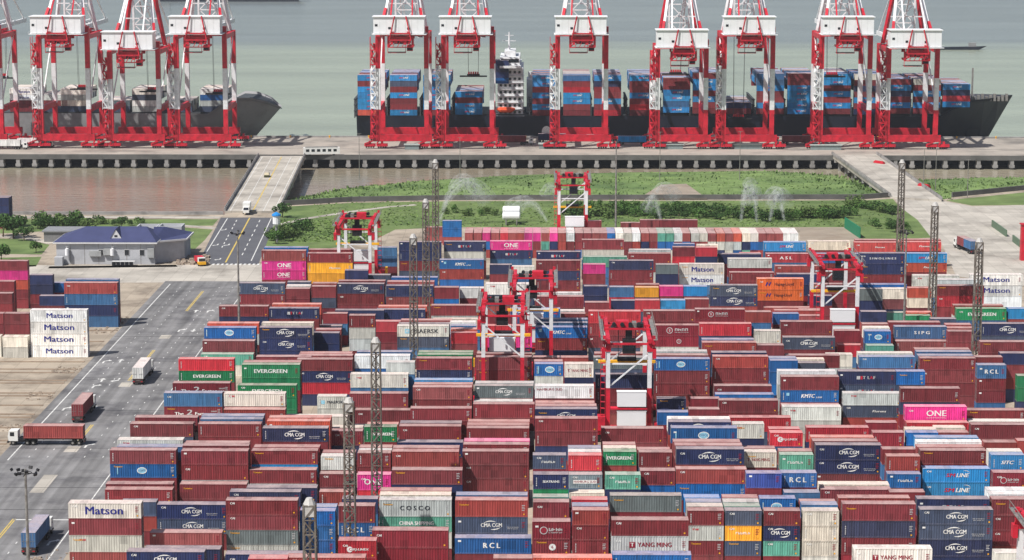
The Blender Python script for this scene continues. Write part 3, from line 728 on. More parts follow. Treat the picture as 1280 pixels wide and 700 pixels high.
def add_to_mass(mass, L, hc, ch, loc, end_on=False):
    src = CMEA[L, hc]; n = len(mass['v']); X, Y, Z = loc
    if end_on: mass['v'] += [(X+y, Y+x, Z+z) if False else (X-y, Y+x, Z+z) for x, y, z in src.v]
    else: mass['v'] += [(X+x, Y+y, Z+z) for x, y, z in src.v]
    mass['f'] += [tuple(n+i for i in f) for f in src.f]
    c = paint(ch, 0.14)
    mass['c'] += [c]*len(src.f)
def build_mass(mass, name, label, cat):
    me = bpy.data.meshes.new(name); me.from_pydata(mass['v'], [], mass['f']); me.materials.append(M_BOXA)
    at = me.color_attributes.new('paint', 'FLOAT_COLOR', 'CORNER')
    buf = []
    for f, c in zip(mass['f'], mass['c']): buf += list(c)*len(f)
    at.data.foreach_set('color', buf)
    me.update()
    return tag(link(name, me), label, cat, kind='stuff')

STACKS = """
-45.16 360.90 2 -1 0 m d g^ r^
-7.45 363.80 2 -1 1 m m m P
-39.48 363.80 4 -1 1 m D M b*
-1.32 360.90 4 -1 0 m^ d^ M^ o*
11.02 363.80 4 -1 1 g g^ m^ U*
-50.22 372.50 4 -1 4 m m^ d^*
70.64 366.70 4 -1 2 d m^ m k
-64.91 366.70 4 -1 2 b m m d:CMA*
-63.62 375.40 4 -1 5 M m^ d^*
48.70 366.70 4 -1 2 m^ m^ d w:YANG^*
-32.25 372.50 2 -1 4 m g r r:FESCO^*
-13.83 375.40 4 -1 5 u d m U:RCL*
-66.07 395.90 4 0 1 m^ P*
-27.06 375.40 4 -1 5 m^ m^ M^* M^*
-1.47 372.50 2 -1 4 D^ m^ M m:CIR* M:FUL^*
11.08 372.50 4 -1 4 m^ m^ u^ w:YANG^* m*
-41.30 401.70 2 0 3 U* U* U*
5.16 393.00 2 0 0 D m* m* b*
24.35 393.00 2 0 0 m m* g:K* m*
30.64 393.00 2 0 0 m D* y:TXT* D*
37.07 393.00 2 0 0 m t* d:CMA* m*
43.53 393.00 2 0 0 k k* k* k*
63.00 393.00 4 0 0 d d:CMA^* D:CMA* D:CMA*
-41.29 404.60 2 0 4 m d c
-33.90 393.00 2 0 0 m^ m U:RCL* m^*
5.12 395.90 2 0 1 g m m u
24.39 395.90 2 0 1 d m g k
30.63 395.90 2 0 1 m m m t
43.63 395.90 2 0 1 m g^ m u
-79.13 393.00 4 0 0 b^* g:K^* m^* w:MATSON*
-66.16 404.60 4 0 4 m^ D:CMA* d:CMA*
50.11 393.00 4 0 0 M^ m^* d^* m^*
-1.41 395.90 2 0 1 u^ u D m^*
24.36 398.80 2 0 2 M u d u
30.70 398.80 2 0 2 u m D g
43.67 398.80 2 0 2 D d u P
-53.52 398.80 4 0 2 g* G* m* m*
-27.30 395.90 4 0 1 m^ k^ t:CHINA* g:COSCO^*
-14.50 395.90 4 0 1 m^ d D:CMA^* b^*
-33.79 398.80 2 0 2 d^ D u d
5.09 398.80 2 0 2 D^ d u r:CIR
36.88 398.80 2 0 2 m^ M m U:COS^*
63.41 398.80 4 0 2 D^ m m d:ZIM^*
76.01 398.80 4 0 2 b^ m* m* m^*
24.25 401.70 2 0 3 m M m c
50.49 401.70 4 0 3 m b m b*
-1.48 401.70 2 0 3 m m b t
30.78 401.70 2 0 3 m m m P
11.67 401.70 4 0 3 D b M G^*
-27.60 401.70 4 0 3 g M^ m k*
-14.57 401.70 4 0 3 m^ m b u
76.67 404.60 4 0 4 D m M w
4.74 404.60 2 0 4 D d m k
41.28 401.70 2 0 3 M^ m^ m^ u:COS
-40.11 425.10 2 1 0 u b*
-53.60 404.60 4 0 4 M g m d*
59.58 404.60 2 0 4 m m g^ m
-27.65 404.60 4 0 4 g^ g m P
76.79 407.50 4 0 5 b M M w
48.13 407.50 4 0 5 m M M m*
-78.86 425.10 4 1 0 u^ m*
-51.04 407.50 4 0 5 m m M d*
-65.75 428.00 4 1 1 m^ m^*
48.28 411.09 4 0 -1 g m m k
-79.22 428.00 4 1 1 m^ m^*
-33.22 425.10 2 1 0 M r^ p:ONE^*
-40.26 428.00 2 1 1 D D m*
4.94 428.00 2 1 1 m u s:HAMB*
10.92 404.60 2 0 4 d^ d^ m d t:TXT*
-1.44 404.60 2 0 4 d^ m^ m v d:SEAT*
35.03 404.60 2 0 4 u^ m^ D m^ q*
62.58 428.00 2 1 1 m^ m U:TXT*
81.64 428.00 2 1 1 D m^ M:FUL^*
41.35 407.50 2 0 5 g^ g M M U:RCL*
16.97 407.50 2 0 5 u d^ b U^ m*
-53.33 430.90 4 1 2 d g m*
-25.87 407.50 4 0 5 m^ m d^ d m*
69.40 430.90 4 1 2 M^ c:LINE^* c:LINE*
23.17 407.50 4 0 5 d b^ m^ U^* b*
-40.27 430.90 2 1 2 m M m g*
62.79 430.90 2 1 2 m m m b^*
4.88 430.90 2 1 2 u d m r^*
81.71 430.90 2 1 2 m m M^ c:SITC^*
43.08 428.00 2 1 1 d^ m^ M^ t:TXT^*
-1.60 430.90 2 1 2 m g M^ D:TXT*
-33.58 430.90 2 1 2 u^ g m^ m*
-40.24 433.80 2 1 3 d m m m
17.71 430.90 2 1 2 g^ D D^ m^*
37.01 433.80 2 1 3 b D m k:YANG^*
11.33 433.80 2 1 3 u m^ b v:EVER*
-27.27 430.90 4 1 2 m m^ m^ b^*
43.15 430.90 2 1 2 u^ g^ D^ P^
4.87 433.80 2 1 3 m m u w^
81.80 433.80 2 1 3 M^ m m k^
-53.33 433.80 4 1 3 u m c^ m*
-14.53 433.80 4 1 3 m^ m* m* m*
-65.78 430.90 4 1 2 m^ g^ m^* m*
-79.39 433.80 4 1 3 m^ m U:COS* m*
-33.62 433.80 2 1 3 m D m g^
69.78 436.70 4 1 4 m m M m*
24.18 425.10 4 1 0 u m b b d:CMA^*
17.64 436.70 2 1 4 g d u P
62.37 433.80 2 1 3 b^ m u^ m^
37.02 436.70 2 1 4 M m m^ m
11.36 436.70 2 1 4 m d^ m k
-27.30 433.80 4 1 3 m^ u^ m P^
4.87 436.70 2 1 4 u m^ m u
-33.69 436.70 2 1 4 u d m P^
-53.23 436.70 4 1 4 m b m m^
69.64 439.60 4 1 5 m M g P
-78.56 436.70 4 1 4 m d^ m u
-65.96 433.80 4 1 3 m^ b^ m^ m^
50.86 439.60 4 1 5 u m* d:CMA* d:CMA^*
24.07 428.00 4 1 1 D m^ m m P
-14.47 436.70 4 1 4 m^ u^ b^ m*
11.36 439.60 2 1 5 M u m^ P
-66.64 439.60 4 1 5 d u^ M P
-26.80 439.60 4 1 5 M^ D m d:CMA^*
23.93 430.90 4 1 2 m m m m^ P
69.98 442.47 4 1 -1 m^ g b w
81.95 439.60 2 1 5 g^ M^ u^ b
50.65 442.88 4 1 -1 u d m P^
88.15 439.60 4 1 5 u^ d^ m^ b^
-14.42 439.60 4 1 5 m m^ m^ p^
-78.95 439.60 4 1 5 g^ M m^ g:K^*
51.89 457.20 4 2 0 b u^ o
71.98 457.20 4 2 0 m d^ c
64.21 460.10 2 2 1 m^ M M^*
70.80 460.10 2 2 1 m^ d^ U
42.36 439.60 2 1 5 m m m u r:FESCO*
77.23 463.00 2 2 2 m D b:TXT
-40.87 460.10 2 2 1 m d^ m^*
70.98 463.00 2 2 2 m^ u k^
44.33 463.00 2 2 2 D^ m^ r
-14.65 463.00 4 2 2 m m^ m^*
23.82 436.70 4 1 4 g^ d^ M^ m^ U:COS^*
11.65 463.00 4 2 2 m^ m m^*
-51.88 439.60 4 1 5 m^ m m m^ d:CMA*
51.64 463.00 4 2 2 D^ d^ r^*
77.06 465.90 2 2 3 u^ m k
-32.98 439.60 2 1 5 u^ m m^ m v:EVER^*
-41.26 465.90 2 2 3 u m k
-28.03 465.90 4 2 3 u D m^*
-14.64 465.90 4 2 3 m^ m P^
84.24 465.90 4 2 3 b^ m^ m^*
-33.76 457.20 2 2 0 u b g o
36.83 457.20 2 2 0 b b d k:K^*
-79.59 457.20 4 2 0 m D D m*
-66.41 457.20 4 2 0 m b m m*
64.11 468.80 2 2 4 m m^ M:SIPG^
72.09 468.80 4 2 4 m M^ r:TXT^*
-28.04 468.80 4 2 4 m^ M d
24.58 460.10 4 2 1 u m b d:CMA*
-53.07 457.20 4 2 0 m M^ b o^*
-14.57 468.80 4 2 4 m^ M P^
84.79 471.70 4 2 5 d^ g w
-66.42 460.10 4 2 1 D u D^ u
24.57 463.00 4 2 2 M m D w
37.34 471.70 4 2 5 b^ D^ r^*
-1.29 460.10 4 2 1 m d^ m^* m*
-79.10 460.10 4 2 1 M g^ g M^*
-53.35 463.00 4 2 2 m m b o
-66.51 463.00 4 2 2 g g m^ u
-50.91 471.70 4 2 5 b^ m^ k^
22.88 468.80 2 2 4 M m M U
-62.95 468.80 4 2 4 M m g b^*
-1.27 465.90 4 2 3 b^ m^ b^ d:CMA^*
29.06 468.80 2 2 4 m m^ g m^
-26.13 471.70 4 2 5 m b m m*
88.53 495.10 4 3 2 M m*
-38.79 492.20 4 3 1 D m^*
50.22 495.10 4 3 2 g:K^ g:K^*
72.16 471.70 4 2 5 m d^ M p:ONE^*
-1.29 471.70 4 2 5 m^ m^ m P
50.27 498.00 4 3 3 M P^
-13.63 471.70 4 2 5 m^ g^ m m^*
-1.31 489.30 4 3 0 u m b
-14.04 489.30 4 3 0 b^ m g
36.48 489.30 4 3 0 b^ m^ m*
23.84 492.20 2 3 1 m m^ d*
30.80 492.20 2 3 1 m m M:FESCO^
-46.60 492.20 2 3 1 m^ g:MAERSK^ g:MAERSK*
36.42 498.00 4 3 3 u g U
-63.22 471.70 4 2 5 m g^ D m k:K*
-78.95 495.10 4 3 2 b^ M:FAC* u^*
-40.09 495.10 4 3 2 m^ m m^*
63.16 498.00 4 3 3 b^ D:TXT* g:K*
73.80 489.30 4 3 0 m M^ d m^*
-26.57 489.30 4 3 0 m^ m m^* P*
-1.40 492.20 4 3 1 d u m^ w:HAMB*
-13.95 492.20 4 3 1 m b m^ G:CMA*
-63.09 492.20 4 3 1 u v^ v v:EVER*
36.52 503.80 4 3 5 M^ d m^*
-26.48 492.20 4 3 1 m^ M D^ P
-78.40 503.80 4 3 5 m^ d^ M:FAC^*
-13.86 495.10 4 3 2 u D m^ g
-26.69 498.00 4 3 3 u m^ b c
50.36 500.90 4 3 4 m m^ U:KMTC* m^*
99.98 500.90 4 3 4 D^ d^ v^ v
11.34 500.90 4 3 4 b^* m* m^* d^*
-40.36 500.90 4 3 4 m^ D^ u k:K^*
74.99 503.80 2 3 5 m^ m^ D^ U^*
49.97 503.80 4 3 5 g^ g^ g^ w:HAMB^
62.68 503.80 4 3 5 M^ M^ D:ZIM^* d:ZIM^*
91.52 500.90 2 3 4 m^ u:RCL m* m* u:RCL^*
-62.91 498.00 4 3 3 m^ m M^ v v:EVER^*
-1.55 500.90 2 3 4 u m^ d g^ U:COS*
4.77 498.00 2 3 3 m u^ m^ d^ w:YANG^*
56.67 527.20 2 4 2 b^ m^ D:CMA^
-33.00 503.80 2 3 5 g m u^ u g:K
-63.29 503.80 4 3 5 m g m^ m b
-1.65 503.80 2 3 5 m^ m m^ d P
49.96 521.40 2 4 0 d U U U
-79.73 521.40 4 4 0 d m v:EVER* r*
24.59 521.40 4 4 0 b m* m^* U:COS*
57.10 533.00 2 4 4 m^ D^ k
-27.48 521.40 4 4 0 b m^ d* m*
82.66 521.40 4 4 0 m m^ m^* m*
-53.72 521.40 4 4 0 d r* d:CMA* m*
-63.02 524.30 4 4 1 D m d m
-1.99 524.30 2 4 1 D m m P
4.19 524.30 2 4 1 m m m b
49.93 524.30 2 4 1 m d M u
95.21 524.30 2 4 1 D b m^ m
11.34 521.40 4 4 0 M^ m D^ G*
69.82 524.30 4 4 1 m^ u m u*
37.62 524.30 4 4 1 m m m^* b*
-14.41 521.40 4 4 0 m^ m m* m^*
-41.26 524.30 4 4 1 m u U w^*
-54.84 535.90 4 4 5 d^ m P^
24.65 527.20 4 4 2 g d b P
54.79 535.90 4 4 5 m^ g^ m^
82.66 524.30 4 4 1 m m^ D^ u
-79.39 553.50 4 5 0 k t*
-27.51 527.20 4 4 2 M g m v
66.04 553.50 2 5 0 g k^
11.58 524.30 4 4 1 m m^ D^ P^
101.26 527.20 4 4 2 d^ b m^ d
70.26 530.10 4 4 3 M m d g
-14.39 527.20 4 4 2 m^ d d P
37.55 527.20 4 4 2 m^ M u^ d
-56.36 553.50 4 5 0 g P^
-41.21 530.10 4 4 3 m m u u
-27.48 530.10 4 4 3 D g u v
24.60 530.10 4 4 3 m^ u m g
82.74 527.20 4 4 2 M^ m^ m u^
82.83 530.10 4 4 3 b^ D D^ b^
72.97 535.90 2 4 5 d^ D M t^
48.33 535.90 2 4 5 M^ d^ b m
70.12 565.10 2 5 4 u r:TXT^
97.31 530.10 4 4 3 m m m m m*
36.02 535.90 4 4 5 M^ D^ m^ b^*
82.44 556.40 4 5 1 m^ d P*
-79.37 556.40 4 5 1 d m m*
37.35 556.40 4 5 1 M^ m u^
56.51 559.30 4 5 2 d m^ D:CMA^*
-21.05 553.50 2 5 0 m m m r
-54.14 565.10 2 5 4 M d:TXT^ d:TXT
94.04 553.50 2 5 0 m^ M^ m m
74.81 553.50 2 5 0 m m D^ U:COS^*
69.61 568.00 2 5 5 m m^ M:CIR^
49.34 553.50 2 5 0 m D^ g k^*
-53.93 568.00 2 5 5 m^ M P^
-21.25 556.40 2 5 1 M u^ D o
94.85 559.30 2 5 2 b m^ M P
74.90 556.40 2 5 1 m^ d^ m^ k
-79.34 559.30 4 5 2 D g D U:COS*
-1.56 559.30 4 5 2 u d m^* U:KMTC*
-65.96 556.40 4 5 1 m^ d:CMA d:CMA^* d:CMA*
71.65 588.50 2 6 1 u u^
82.54 559.30 4 5 2 m b^ m u:SIPG^*
-14.50 559.30 4 5 2 g^ d^ p* r*
-34.13 562.20 4 5 3 m u D* g:MAERSK*
-55.47 588.50 2 6 1 m D^
-21.45 559.30 2 5 2 m D D^ u^
26.01 562.20 4 5 3 g^ g M:CIR* M:FUL*
94.91 562.20 2 5 3 d g^ D P^
74.99 559.30 2 5 2 M^ D^ m^ P^
103.77 565.10 4 5 4 d m D:CMA d:CMA^*
-33.99 565.10 4 5 4 m u m d
36.90 559.30 4 5 2 g^ M^ d:CMA^ r^*
-79.38 565.10 4 5 4 m m g o
-66.11 562.20 4 5 3 u u^ D k^
-1.39 565.10 4 5 4 u m^ D u
-39.73 568.00 2 5 5 m m M:CIR r:CIR
81.99 565.10 4 5 4 M^ M m m^
-21.65 562.20 2 5 3 b b^ m^ w^
72.48 597.20 2 6 4 M v
56.21 562.20 4 5 3 m^ m^ b^ m^*
-33.55 568.00 4 5 5 m D d^ P
-1.30 568.00 4 5 5 b m u^ u^
-26.77 585.60 4 6 0 u u k
92.34 568.00 2 5 5 m D^ d^ D:CMA^
63.70 591.40 2 6 2 g g P
-12.44 568.00 2 5 5 D^ u^ m^ m^
89.60 588.50 2 6 1 m^ b^ v
-44.98 556.40 2 5 1 m^ m g:K^ g:K m^*
54.69 565.10 2 5 4 b d m M U
-54.29 591.40 2 6 2 M u^ m
4.66 588.50 2 6 1 m^ b^ m^
85.37 594.30 2 6 3 M m t^
90.28 591.40 2 6 2 D^ u^ o^
47.90 562.20 2 5 3 M^ b^ m^ u b
75.79 568.00 2 5 5 d g m b d
24.01 565.10 4 5 4 M^ g m m^ m*
10.93 559.30 4 5 2 m^ D^ m^* m^* r^*
-51.52 594.30 4 6 3 u^ D d^
58.06 597.20 4 6 4 m u b^
64.55 600.10 2 6 5 g m b
4.60 594.30 2 6 3 g^ d w^
-41.41 597.20 4 6 4 D g d^*
37.55 585.60 4 6 0 D M M M:FUL*
101.42 585.60 4 6 0 m d u v:EVER^*
114.11 585.60 4 6 0 g m^ b c:TXT
-7.72 585.60 4 6 0 M m U U*
-66.96 585.60 4 6 0 m d m d:ZIM*
57.35 617.70 4 7 0 m b
-41.10 600.10 4 6 5 u D^ o^
-79.69 588.50 4 6 1 M m d m*
-27.28 588.50 4 6 1 D m g^ m*
101.17 588.50 4 6 1 m^ d g^ b
-66.89 591.40 4 6 2 m m m o
10.61 591.40 2 6 2 m^ m b^ m
17.22 594.30 2 6 3 m^ m^ u d:CMA
29.40 591.40 2 6 2 d^ b^ g^ c:SITC^
23.07 591.40 2 6 2 m^ D^ D^ r^
35.84 600.10 2 6 5 g b M m
-1.69 600.10 4 6 5 u m^ m m^*
69.17 620.60 2 7 1 M m d
-1.75 620.60 4 7 1 m^ m w^
84.88 597.20 2 6 4 g m^ d^ m k
-64.12 597.20 2 6 4 d d d^ m m
78.05 591.40 2 6 2 m^ d^ u^ d^ G^
-20.56 597.20 2 6 4 m^ m^ m m w
94.33 617.70 2 7 0 u m k o:TXT
-26.73 594.30 2 6 3 M^ M^ m^ U m^
24.07 617.70 2 7 0 m u D y:TXT
16.88 597.20 2 6 4 M^ m^ M r^ u
-57.60 597.20 2 6 4 D g^ M^ D:TXT m^
30.38 617.70 2 7 0 b b m^ p:ONE
10.86 617.70 2 7 0 D g d:CMA^ d:CMA
36.56 617.70 2 7 0 m m^ m c:SITC
-64.17 600.10 2 6 5 m^ u^ b m w
-40.29 617.70 4 7 0 b m P* d^*
101.72 617.70 4 7 0 u m^ r^* m*
43.45 617.70 4 7 0 m b^ d:CMA* D:CMA^*
69.85 623.50 4 7 2 g m m m*
24.38 620.60 2 7 1 d m M b^
79.13 600.10 4 6 5 m^ u^ b m^ U^
-14.55 617.70 4 7 0 M b^ D^* w:K^*
-53.17 620.60 4 7 1 d m m^* d:CMA*
-57.63 600.10 2 6 5 m^ b^ m m^ b^
-78.68 617.70 4 7 0 m^ m^ m* D:CMA^*
-65.83 617.70 2 7 0 d^ m^ m^ D^
-40.16 620.60 4 7 1 m^ m u^ P^
-53.08 623.50 4 7 2 m d g^ m^
102.63 623.50 4 7 2 b^ g^ M^ g^
56.24 626.40 4 7 3 b^ m O:HAPAG^* O:HAPAG^*
-39.66 629.30 4 7 4 d u^ b U^
97.85 632.20 4 7 5 D u^ g^ g:K^*
-45.97 629.30 2 7 4 D^ u^ g^ D^
112.86 632.20 5 7 5 D^ w:MATSON^ w:MATSON^* w:MATSON^*
62.01 632.20 4 7 5 d^ M^ d^ d:CMA^
51.54 658.50 4 8 3 b m m*
-51.62 626.40 2 7 3 u m g m d:TXT^
-8.13 649.80 2 8 0 d^ b u k
63.17 649.80 4 8 0 m^ m^ d b*
-14.27 652.70 2 8 1 b g^ m d:ZIM
11.17 649.80 2 8 0 M^ d^ m^ p:ONE
30.90 649.80 2 8 0 M^ u^ d^ G
37.41 652.70 4 8 1 D u w:MATSON^* w:MATSON^*
-1.65 658.50 4 8 3 b^ m* d* m^*
18.44 658.50 4 8 3 M^ m m^* d*
-28.27 661.40 4 8 4 g U:KMTC b^* U:KMTC*
51.50 664.30 4 8 5 u^ u M g*
11.25 661.40 4 8 4 g^ u^ u^ t:TXT^
74.25 652.70 4 8 1 m^ m^ m^ b* U*
50.63 687.70 4 9 2 m^ m d^
85.92 649.80 4 8 0 m^ m^ m^* d^* d:SINO^*
98.34 655.60 4 8 2 m^ m^ m o:TXT* c:LINE*
-63.64 649.80 4 8 0 u^ m^ y:TXT^ y:TXT^* m*
24.85 690.60 4 9 3 g m m^*
64.43 690.60 4 9 3 m u^ r:ASL*
57.11 693.50 2 9 4 d D r
-1.55 661.40 4 8 4 m u b b d:ZIM*
-77.14 658.50 4 8 3 M^ m p:ONE* p:ONE* P^*
-64.10 658.50 4 8 3 m^ m m m^ m^
25.08 693.50 4 9 4 b^ m^ g^
-47.39 681.90 2 9 0 D^ m u^ u
43.92 684.80 2 9 1 D D^ d:TXT r
-77.10 664.30 4 8 5 d^ u m^ m U
36.19 664.30 2 8 5 M^ m^ m^ r m
44.33 687.70 2 9 2 M D^ d^ k
37.68 687.70 2 9 2 D^ d^ m^ U
90.12 693.50 4 9 4 d D^ m R:TXT^*
103.45 696.40 4 9 5 m^ D M R:TXT*
64.02 693.50 4 9 4 d m^ u^ c:LINE*
-28.39 693.50 4 9 4 m m^ g:K d:ZIM^*
-41.22 690.60 4 9 3 D^ m^* d^* d*
-15.10 696.40 4 9 5 D u^ d:ZIM* p:ONE*
76.75 693.50 4 9 4 m^ m^ m^ k*
11.50 693.50 4 9 4 m^ u^ k^ m^*
90.71 696.40 4 9 5 b^ b^ d^ P
106.71 716.90 4 10 1 d m^ P^
-123.68 575.65 5 90 0 w:MATSON^* w:MATSON^* w:MATSON^* w:MATSON^*
-130.47 577.67 2 90 0 k k m m
-130.40 574.79 2 90 0 k k
-123.29 615.82 5 90 0 u^ d:CMA^* u^* b^*
-123.91 621.15 5 90 0 m^ m^ u^ u^
-130.28 618.05 4 90 0 m m d
-136.37 635.63 2 90 0 m m d d
-130.80 638.30 2 90 0 m m U
-150.70 643.14 4 90 0 m m o p:ONE m
-150.47 625.16 4 90 0 m m m m
-146.95 606.49 4 90 0 m m m m
-139.99 592.11 2 90 0 m m m
-143.21 575.82 4 90 0 k k
-188.86 794.79 4 90 0 m d d d
-188.86 797.79 4 90 0 m d d d
-72.82 407.50 2 0 5 m b D
"""
stk = []
for ln in STACKS.strip().split('\n'):
    t = ln.split(); stk.append((float(t[0]), float(t[1]), int(t[2]), int(t[3]), int(t[4]), t[5:]))
rows = {}
for s in stk: rows.setdefault((s[3], s[4]) if s[3] < 90 else ('left', round(s[1])), []).append(s)
for k in rows: rows[k].sort(key=lambda s: s[0])
blocks = sorted({s[3] for s in stk if s[3] < 90})
ROWN = {0: 'front', 1: 'second', 2: 'third', 3: 'fourth', 4: 'fifth', 5: 'back', -1: 'aisle'}
TIERN = ['topmost', 'second down', 'third down', 'fourth down', 'lowest']
HASLET = set(k[0] for k in LOGO_DEF) - {'K'}
mass = {'v': [], 'f': [], 'c': []}
left_rank = 0
NORM = {}
for key, lst in rows.items():
    for rank, (X, Y, L, k, j, toks) in enumerate(lst):
        z = 0.0; n = len(toks)
        if k >= 90: left_rank += 1
        for ti, tk in enumerate(toks):
            ind = tk.endswith('*'); tk = tk.rstrip('*'); hc = int(tk.endswith('^')); tk = tk.rstrip('^')
            ch, _, logo = tk.partition(':')
            loc = (X+CLEN[L]/2, Y+CW/2, z)
            if ind:
                size = 'short' if L == 2 else 'long'
                let = ' with lettering' if logo in HASLET else ''
                tier = TIERN[min(n-1-ti, 4)]
                if k < 90:
                    bn = blocks.index(k)+1
                    lab = f"{CNAME[ch]} {size} container{let}, {tier}, {ORD[rank+1]} from road in {ROWN[j]} row, {ORD[bn]} block"
                else:
                    lab = f"{CNAME[ch]} {size} container{let}, {tier}, {ORD[left_rank]} stack in the yard left of the road"
                place_container('shipping_container', L, hc, ch, logo, loc, lab, 'containers stacked in the yard')
            else:
                add_to_mass(mass, L, hc, ch, loc)
            z += (HHC if hc else HSTD) + 0.012
# rows standing end-on at the far edge of the yard
SEQ = [(581,'P'),(592,'P'),(603,'p'),(614,'P'),(625,'r'),(635,'P'),(645,'b'),(655.5,'p'),(666,'p'),(676.5,'P'),(687,'p'),(697.5,'b'),(708,'w'),(719,'m'),(729.5,'m'),(740,'P'),(749,'P'),(759,'U'),(769.5,'w'),(780,'g'),(790.5,'w'),(801.5,'P'),(812,'P'),(822,'t'),(832.5,'t'),(843,'g'),(853,'P'),(864,'g'),(874.5,'g'),(885,'P'),(896,'o'),(906.5,'P'),(917,'o'),(928,'k'),(938,'w'),(948,'P'),(958.5,'P'),(969,'P'),(979,'w'),(988,'w')]
YE = 733.5
for i, (x, ch) in enumerate(SEQ):
    X = PX(x, YE, 7.8)+1.22
    for t in range(3):
        c2 = ch if t == 2 else R.choice('mmgmtbUmPkgd')
        add_to_mass(mass, 4, 0, c2, (X, YE+6.1, t*2.6), end_on=True)
for x, y, L, cols in ((553, 276, 2, 'PUU'), (531, 284, 2, 'PP'), (776, 278.5, 2, 'mPP'), (800, 275, 2, 'mmm'), (824, 275, 4, 'mmm'), (728, 276, 2, 'mmm')):
    z = 2.6*len(cols); q = P(x, y, z)
    for t, ch in enumerate(cols): add_to_mass(mass, L, 0, ch, (q.x+CLEN[L]/2, q.y+CW/2, t*2.6))
build_mass(mass, 'container_mass', 'partly hidden lower and farther containers filling the yard stacks', 'containers')

# ------------------------------------------------------------------ ship-to-shore cranes
def make_sts(dh):
    """ship-to-shore gantry; origin on the ground midway between the landside legs, +Y towards the water; dh lowers the portal"""
    root = empty('quay_crane'); a = 10.3; G = 30.0; T_ = 49.0 + dh
    z1, z2 = 17.0, 34.5 + dh*0.7
    for sy in (0, 1):
        for sx in (-1, 1):
            b = MB(); x = sx*a; y = sy*G
            w = 0.95; d = 1.15
            b.box(x-w, x+w, y-d, y+d, 6.2, z1, 0); b.box(x-w, x+w, y-d, y+d, z1, z2, 1); b.box(x-w, x+w, y-d, y+d, z2, T_+(3.4 if sy == 0 else 0), 0)
            b.build('leg', [M_RED, M_WHITE], root)
            # bogie sets
            g = MB()
            for k in (-1, 1):
                g.box(x+sx*1.2+k*2.6-2.4, x+sx*1.2+k*2.6+2.4, y-0.8, y+0.8, 1.1, 2.3, 0); g.bar((x+sx*1.2+k*2.6-2.2, y-0.85, 2.2), (x+sx*1.2+k*1.2, y-0.85, 3.6), 0.5, 0.6, 0)
                for q in (-1.5, -0.5, 0.5, 1.5):
                    xx = x+sx*1.2+k*2.6+q
                    g.tube([(xx, y-0.45, 0.85), (xx, y+0.45, 0.85)], 0.45, 8, 1)
                g.box(x+sx*1.2+k*2.6-0.5, x+sx*1.2+k*2.6+0.5, y-0.5, y+0.5, 2.3, 3.4, 0)
            g.build('bogie', [M_RED, M_BLACK], root)
        b = MB(); y = sy*G; b.box(-12.6, 12.6, y-1.1, y+1.1, 3.4, 6.2, 0); b.build('sill_beam', M_RED, root)
        b = MB(); b.box(-a+1.11, a-1.11, y-1.0, y+1.0, *((T_+2.1, T_+3.4) if sy == 0 else (T_-2.6, T_-0.4)), 0); b.build('upper_beam', M_RED, root)
    for sx in (-1, 1):
        b = MB(); b.box(sx*a-0.8, sx*a+0.8, 1.16, G-1.16, z1-1.4, z1+1.0, 0); b.build('portal_tie', M_RED, root)
        b = MB(); b.bar((sx*a, 1.2, z1+1.0), (sx*a, G-1.3, T_-2), 0.5, 0.5, 1); b.build('side_brace', [M_RED, M_WHITE], root)
        b = MB(); b.box(sx*a-0.7, sx*a+0.7, 1.16, G-1.16, T_-2.2, T_-0.3, 0); b.build('side_beam', M_RED, root)
        # girder and boom
        b = MB(); b.box(sx*3.3-0.55, sx*3.3+0.55, -13, 34, T_-0.3, T_+2.0, 0); b.build('girder', M_RED, root)
        b = MB(); b.box(sx*3.3-0.5, sx*3.3+0.5, 34.2, 88, T_+0.1, T_+2.0, 0); bo = b.build('boom', M_WHITE, root)
        # A-frame and stays
        b = MB(); b.bar((sx*8.8, G, T_), (sx*3.6, G-6, T_+32), 1.4, 1.4, 1 if dh > -1 else 0); b.bar((sx*8.8, 2, T_), (sx*3.6, G-6, T_+32), 1.1, 1.1, 1); b.bar((sx*8.86, 0.9, T_+3), (sx*7.4, 8.3, T_+10.5), 1.16, 1.16, 0)
        b.build('a_frame', [M_RED, M_WHITE], root)
        b = MB(); b.bar((sx*3.4, G-6, T_+31.5), (sx*3.3, 84, T_+2), 0.65, 0.65, 0); b.bar((sx*3.4, G-6, T_+31.5), (sx*3.3, 58, T_+2), 0.65, 0.65, 0)
        b.build('forestay', M_WHITE, root)
        b = MB(); b.bar((sx*3.4, G-6, T_+31.5), (sx*5.0, -12.6, T_-0.5), 0.6, 0.6, 0); b.build('backstay', M_RED if dh > -1 else M_WHITE, root)
    b = MB()
    for k in range(7): b.box(-2.8, 2.8, 40+k*7.6, 40.5+k*7.6, T_+0.5, T_+1.0)
    for k in range(6):
        b.bar((-2.8, 40.3+k*7.6, T_+0.75), (2.8, 47.8+k*7.6, T_+0.75), 0.3, 0.3); b.bar((2.8, 40.3+k*7.6, T_+0.7), (-2.8, 47.8+k*7.6, T_+0.7), 0.3, 0.3)
    b.build('boom_lattice', M_WHITE, root)
    b = MB()
    for zz in (T_+12, T_+24): b.bar((-3.8-(T_+32-zz)*0.15, 22, zz), (3.8+(T_+32-zz)*0.15, 22, zz), 0.5, 0.5)
    b.build('a_frame_tie', M_WHITE, root)
    # machinery house with panel joints and windows
    hx0, hx1 = -11.4, 10.0
    b = MB(); b.box(hx0, hx1, -12.0, -3.0, T_+1.0, T_+8.0, 0); h = b.build('machinery_house', M_PANEL, root)
    b = MB()
    for k in range(1, 8): x = hx0+(hx1-hx0)*k/8; b.box(x-0.05, x+0.05, -12.06, -12.003, T_+1.1, T_+7.9)
    b.build('panel_joint', M_WHITE, h)
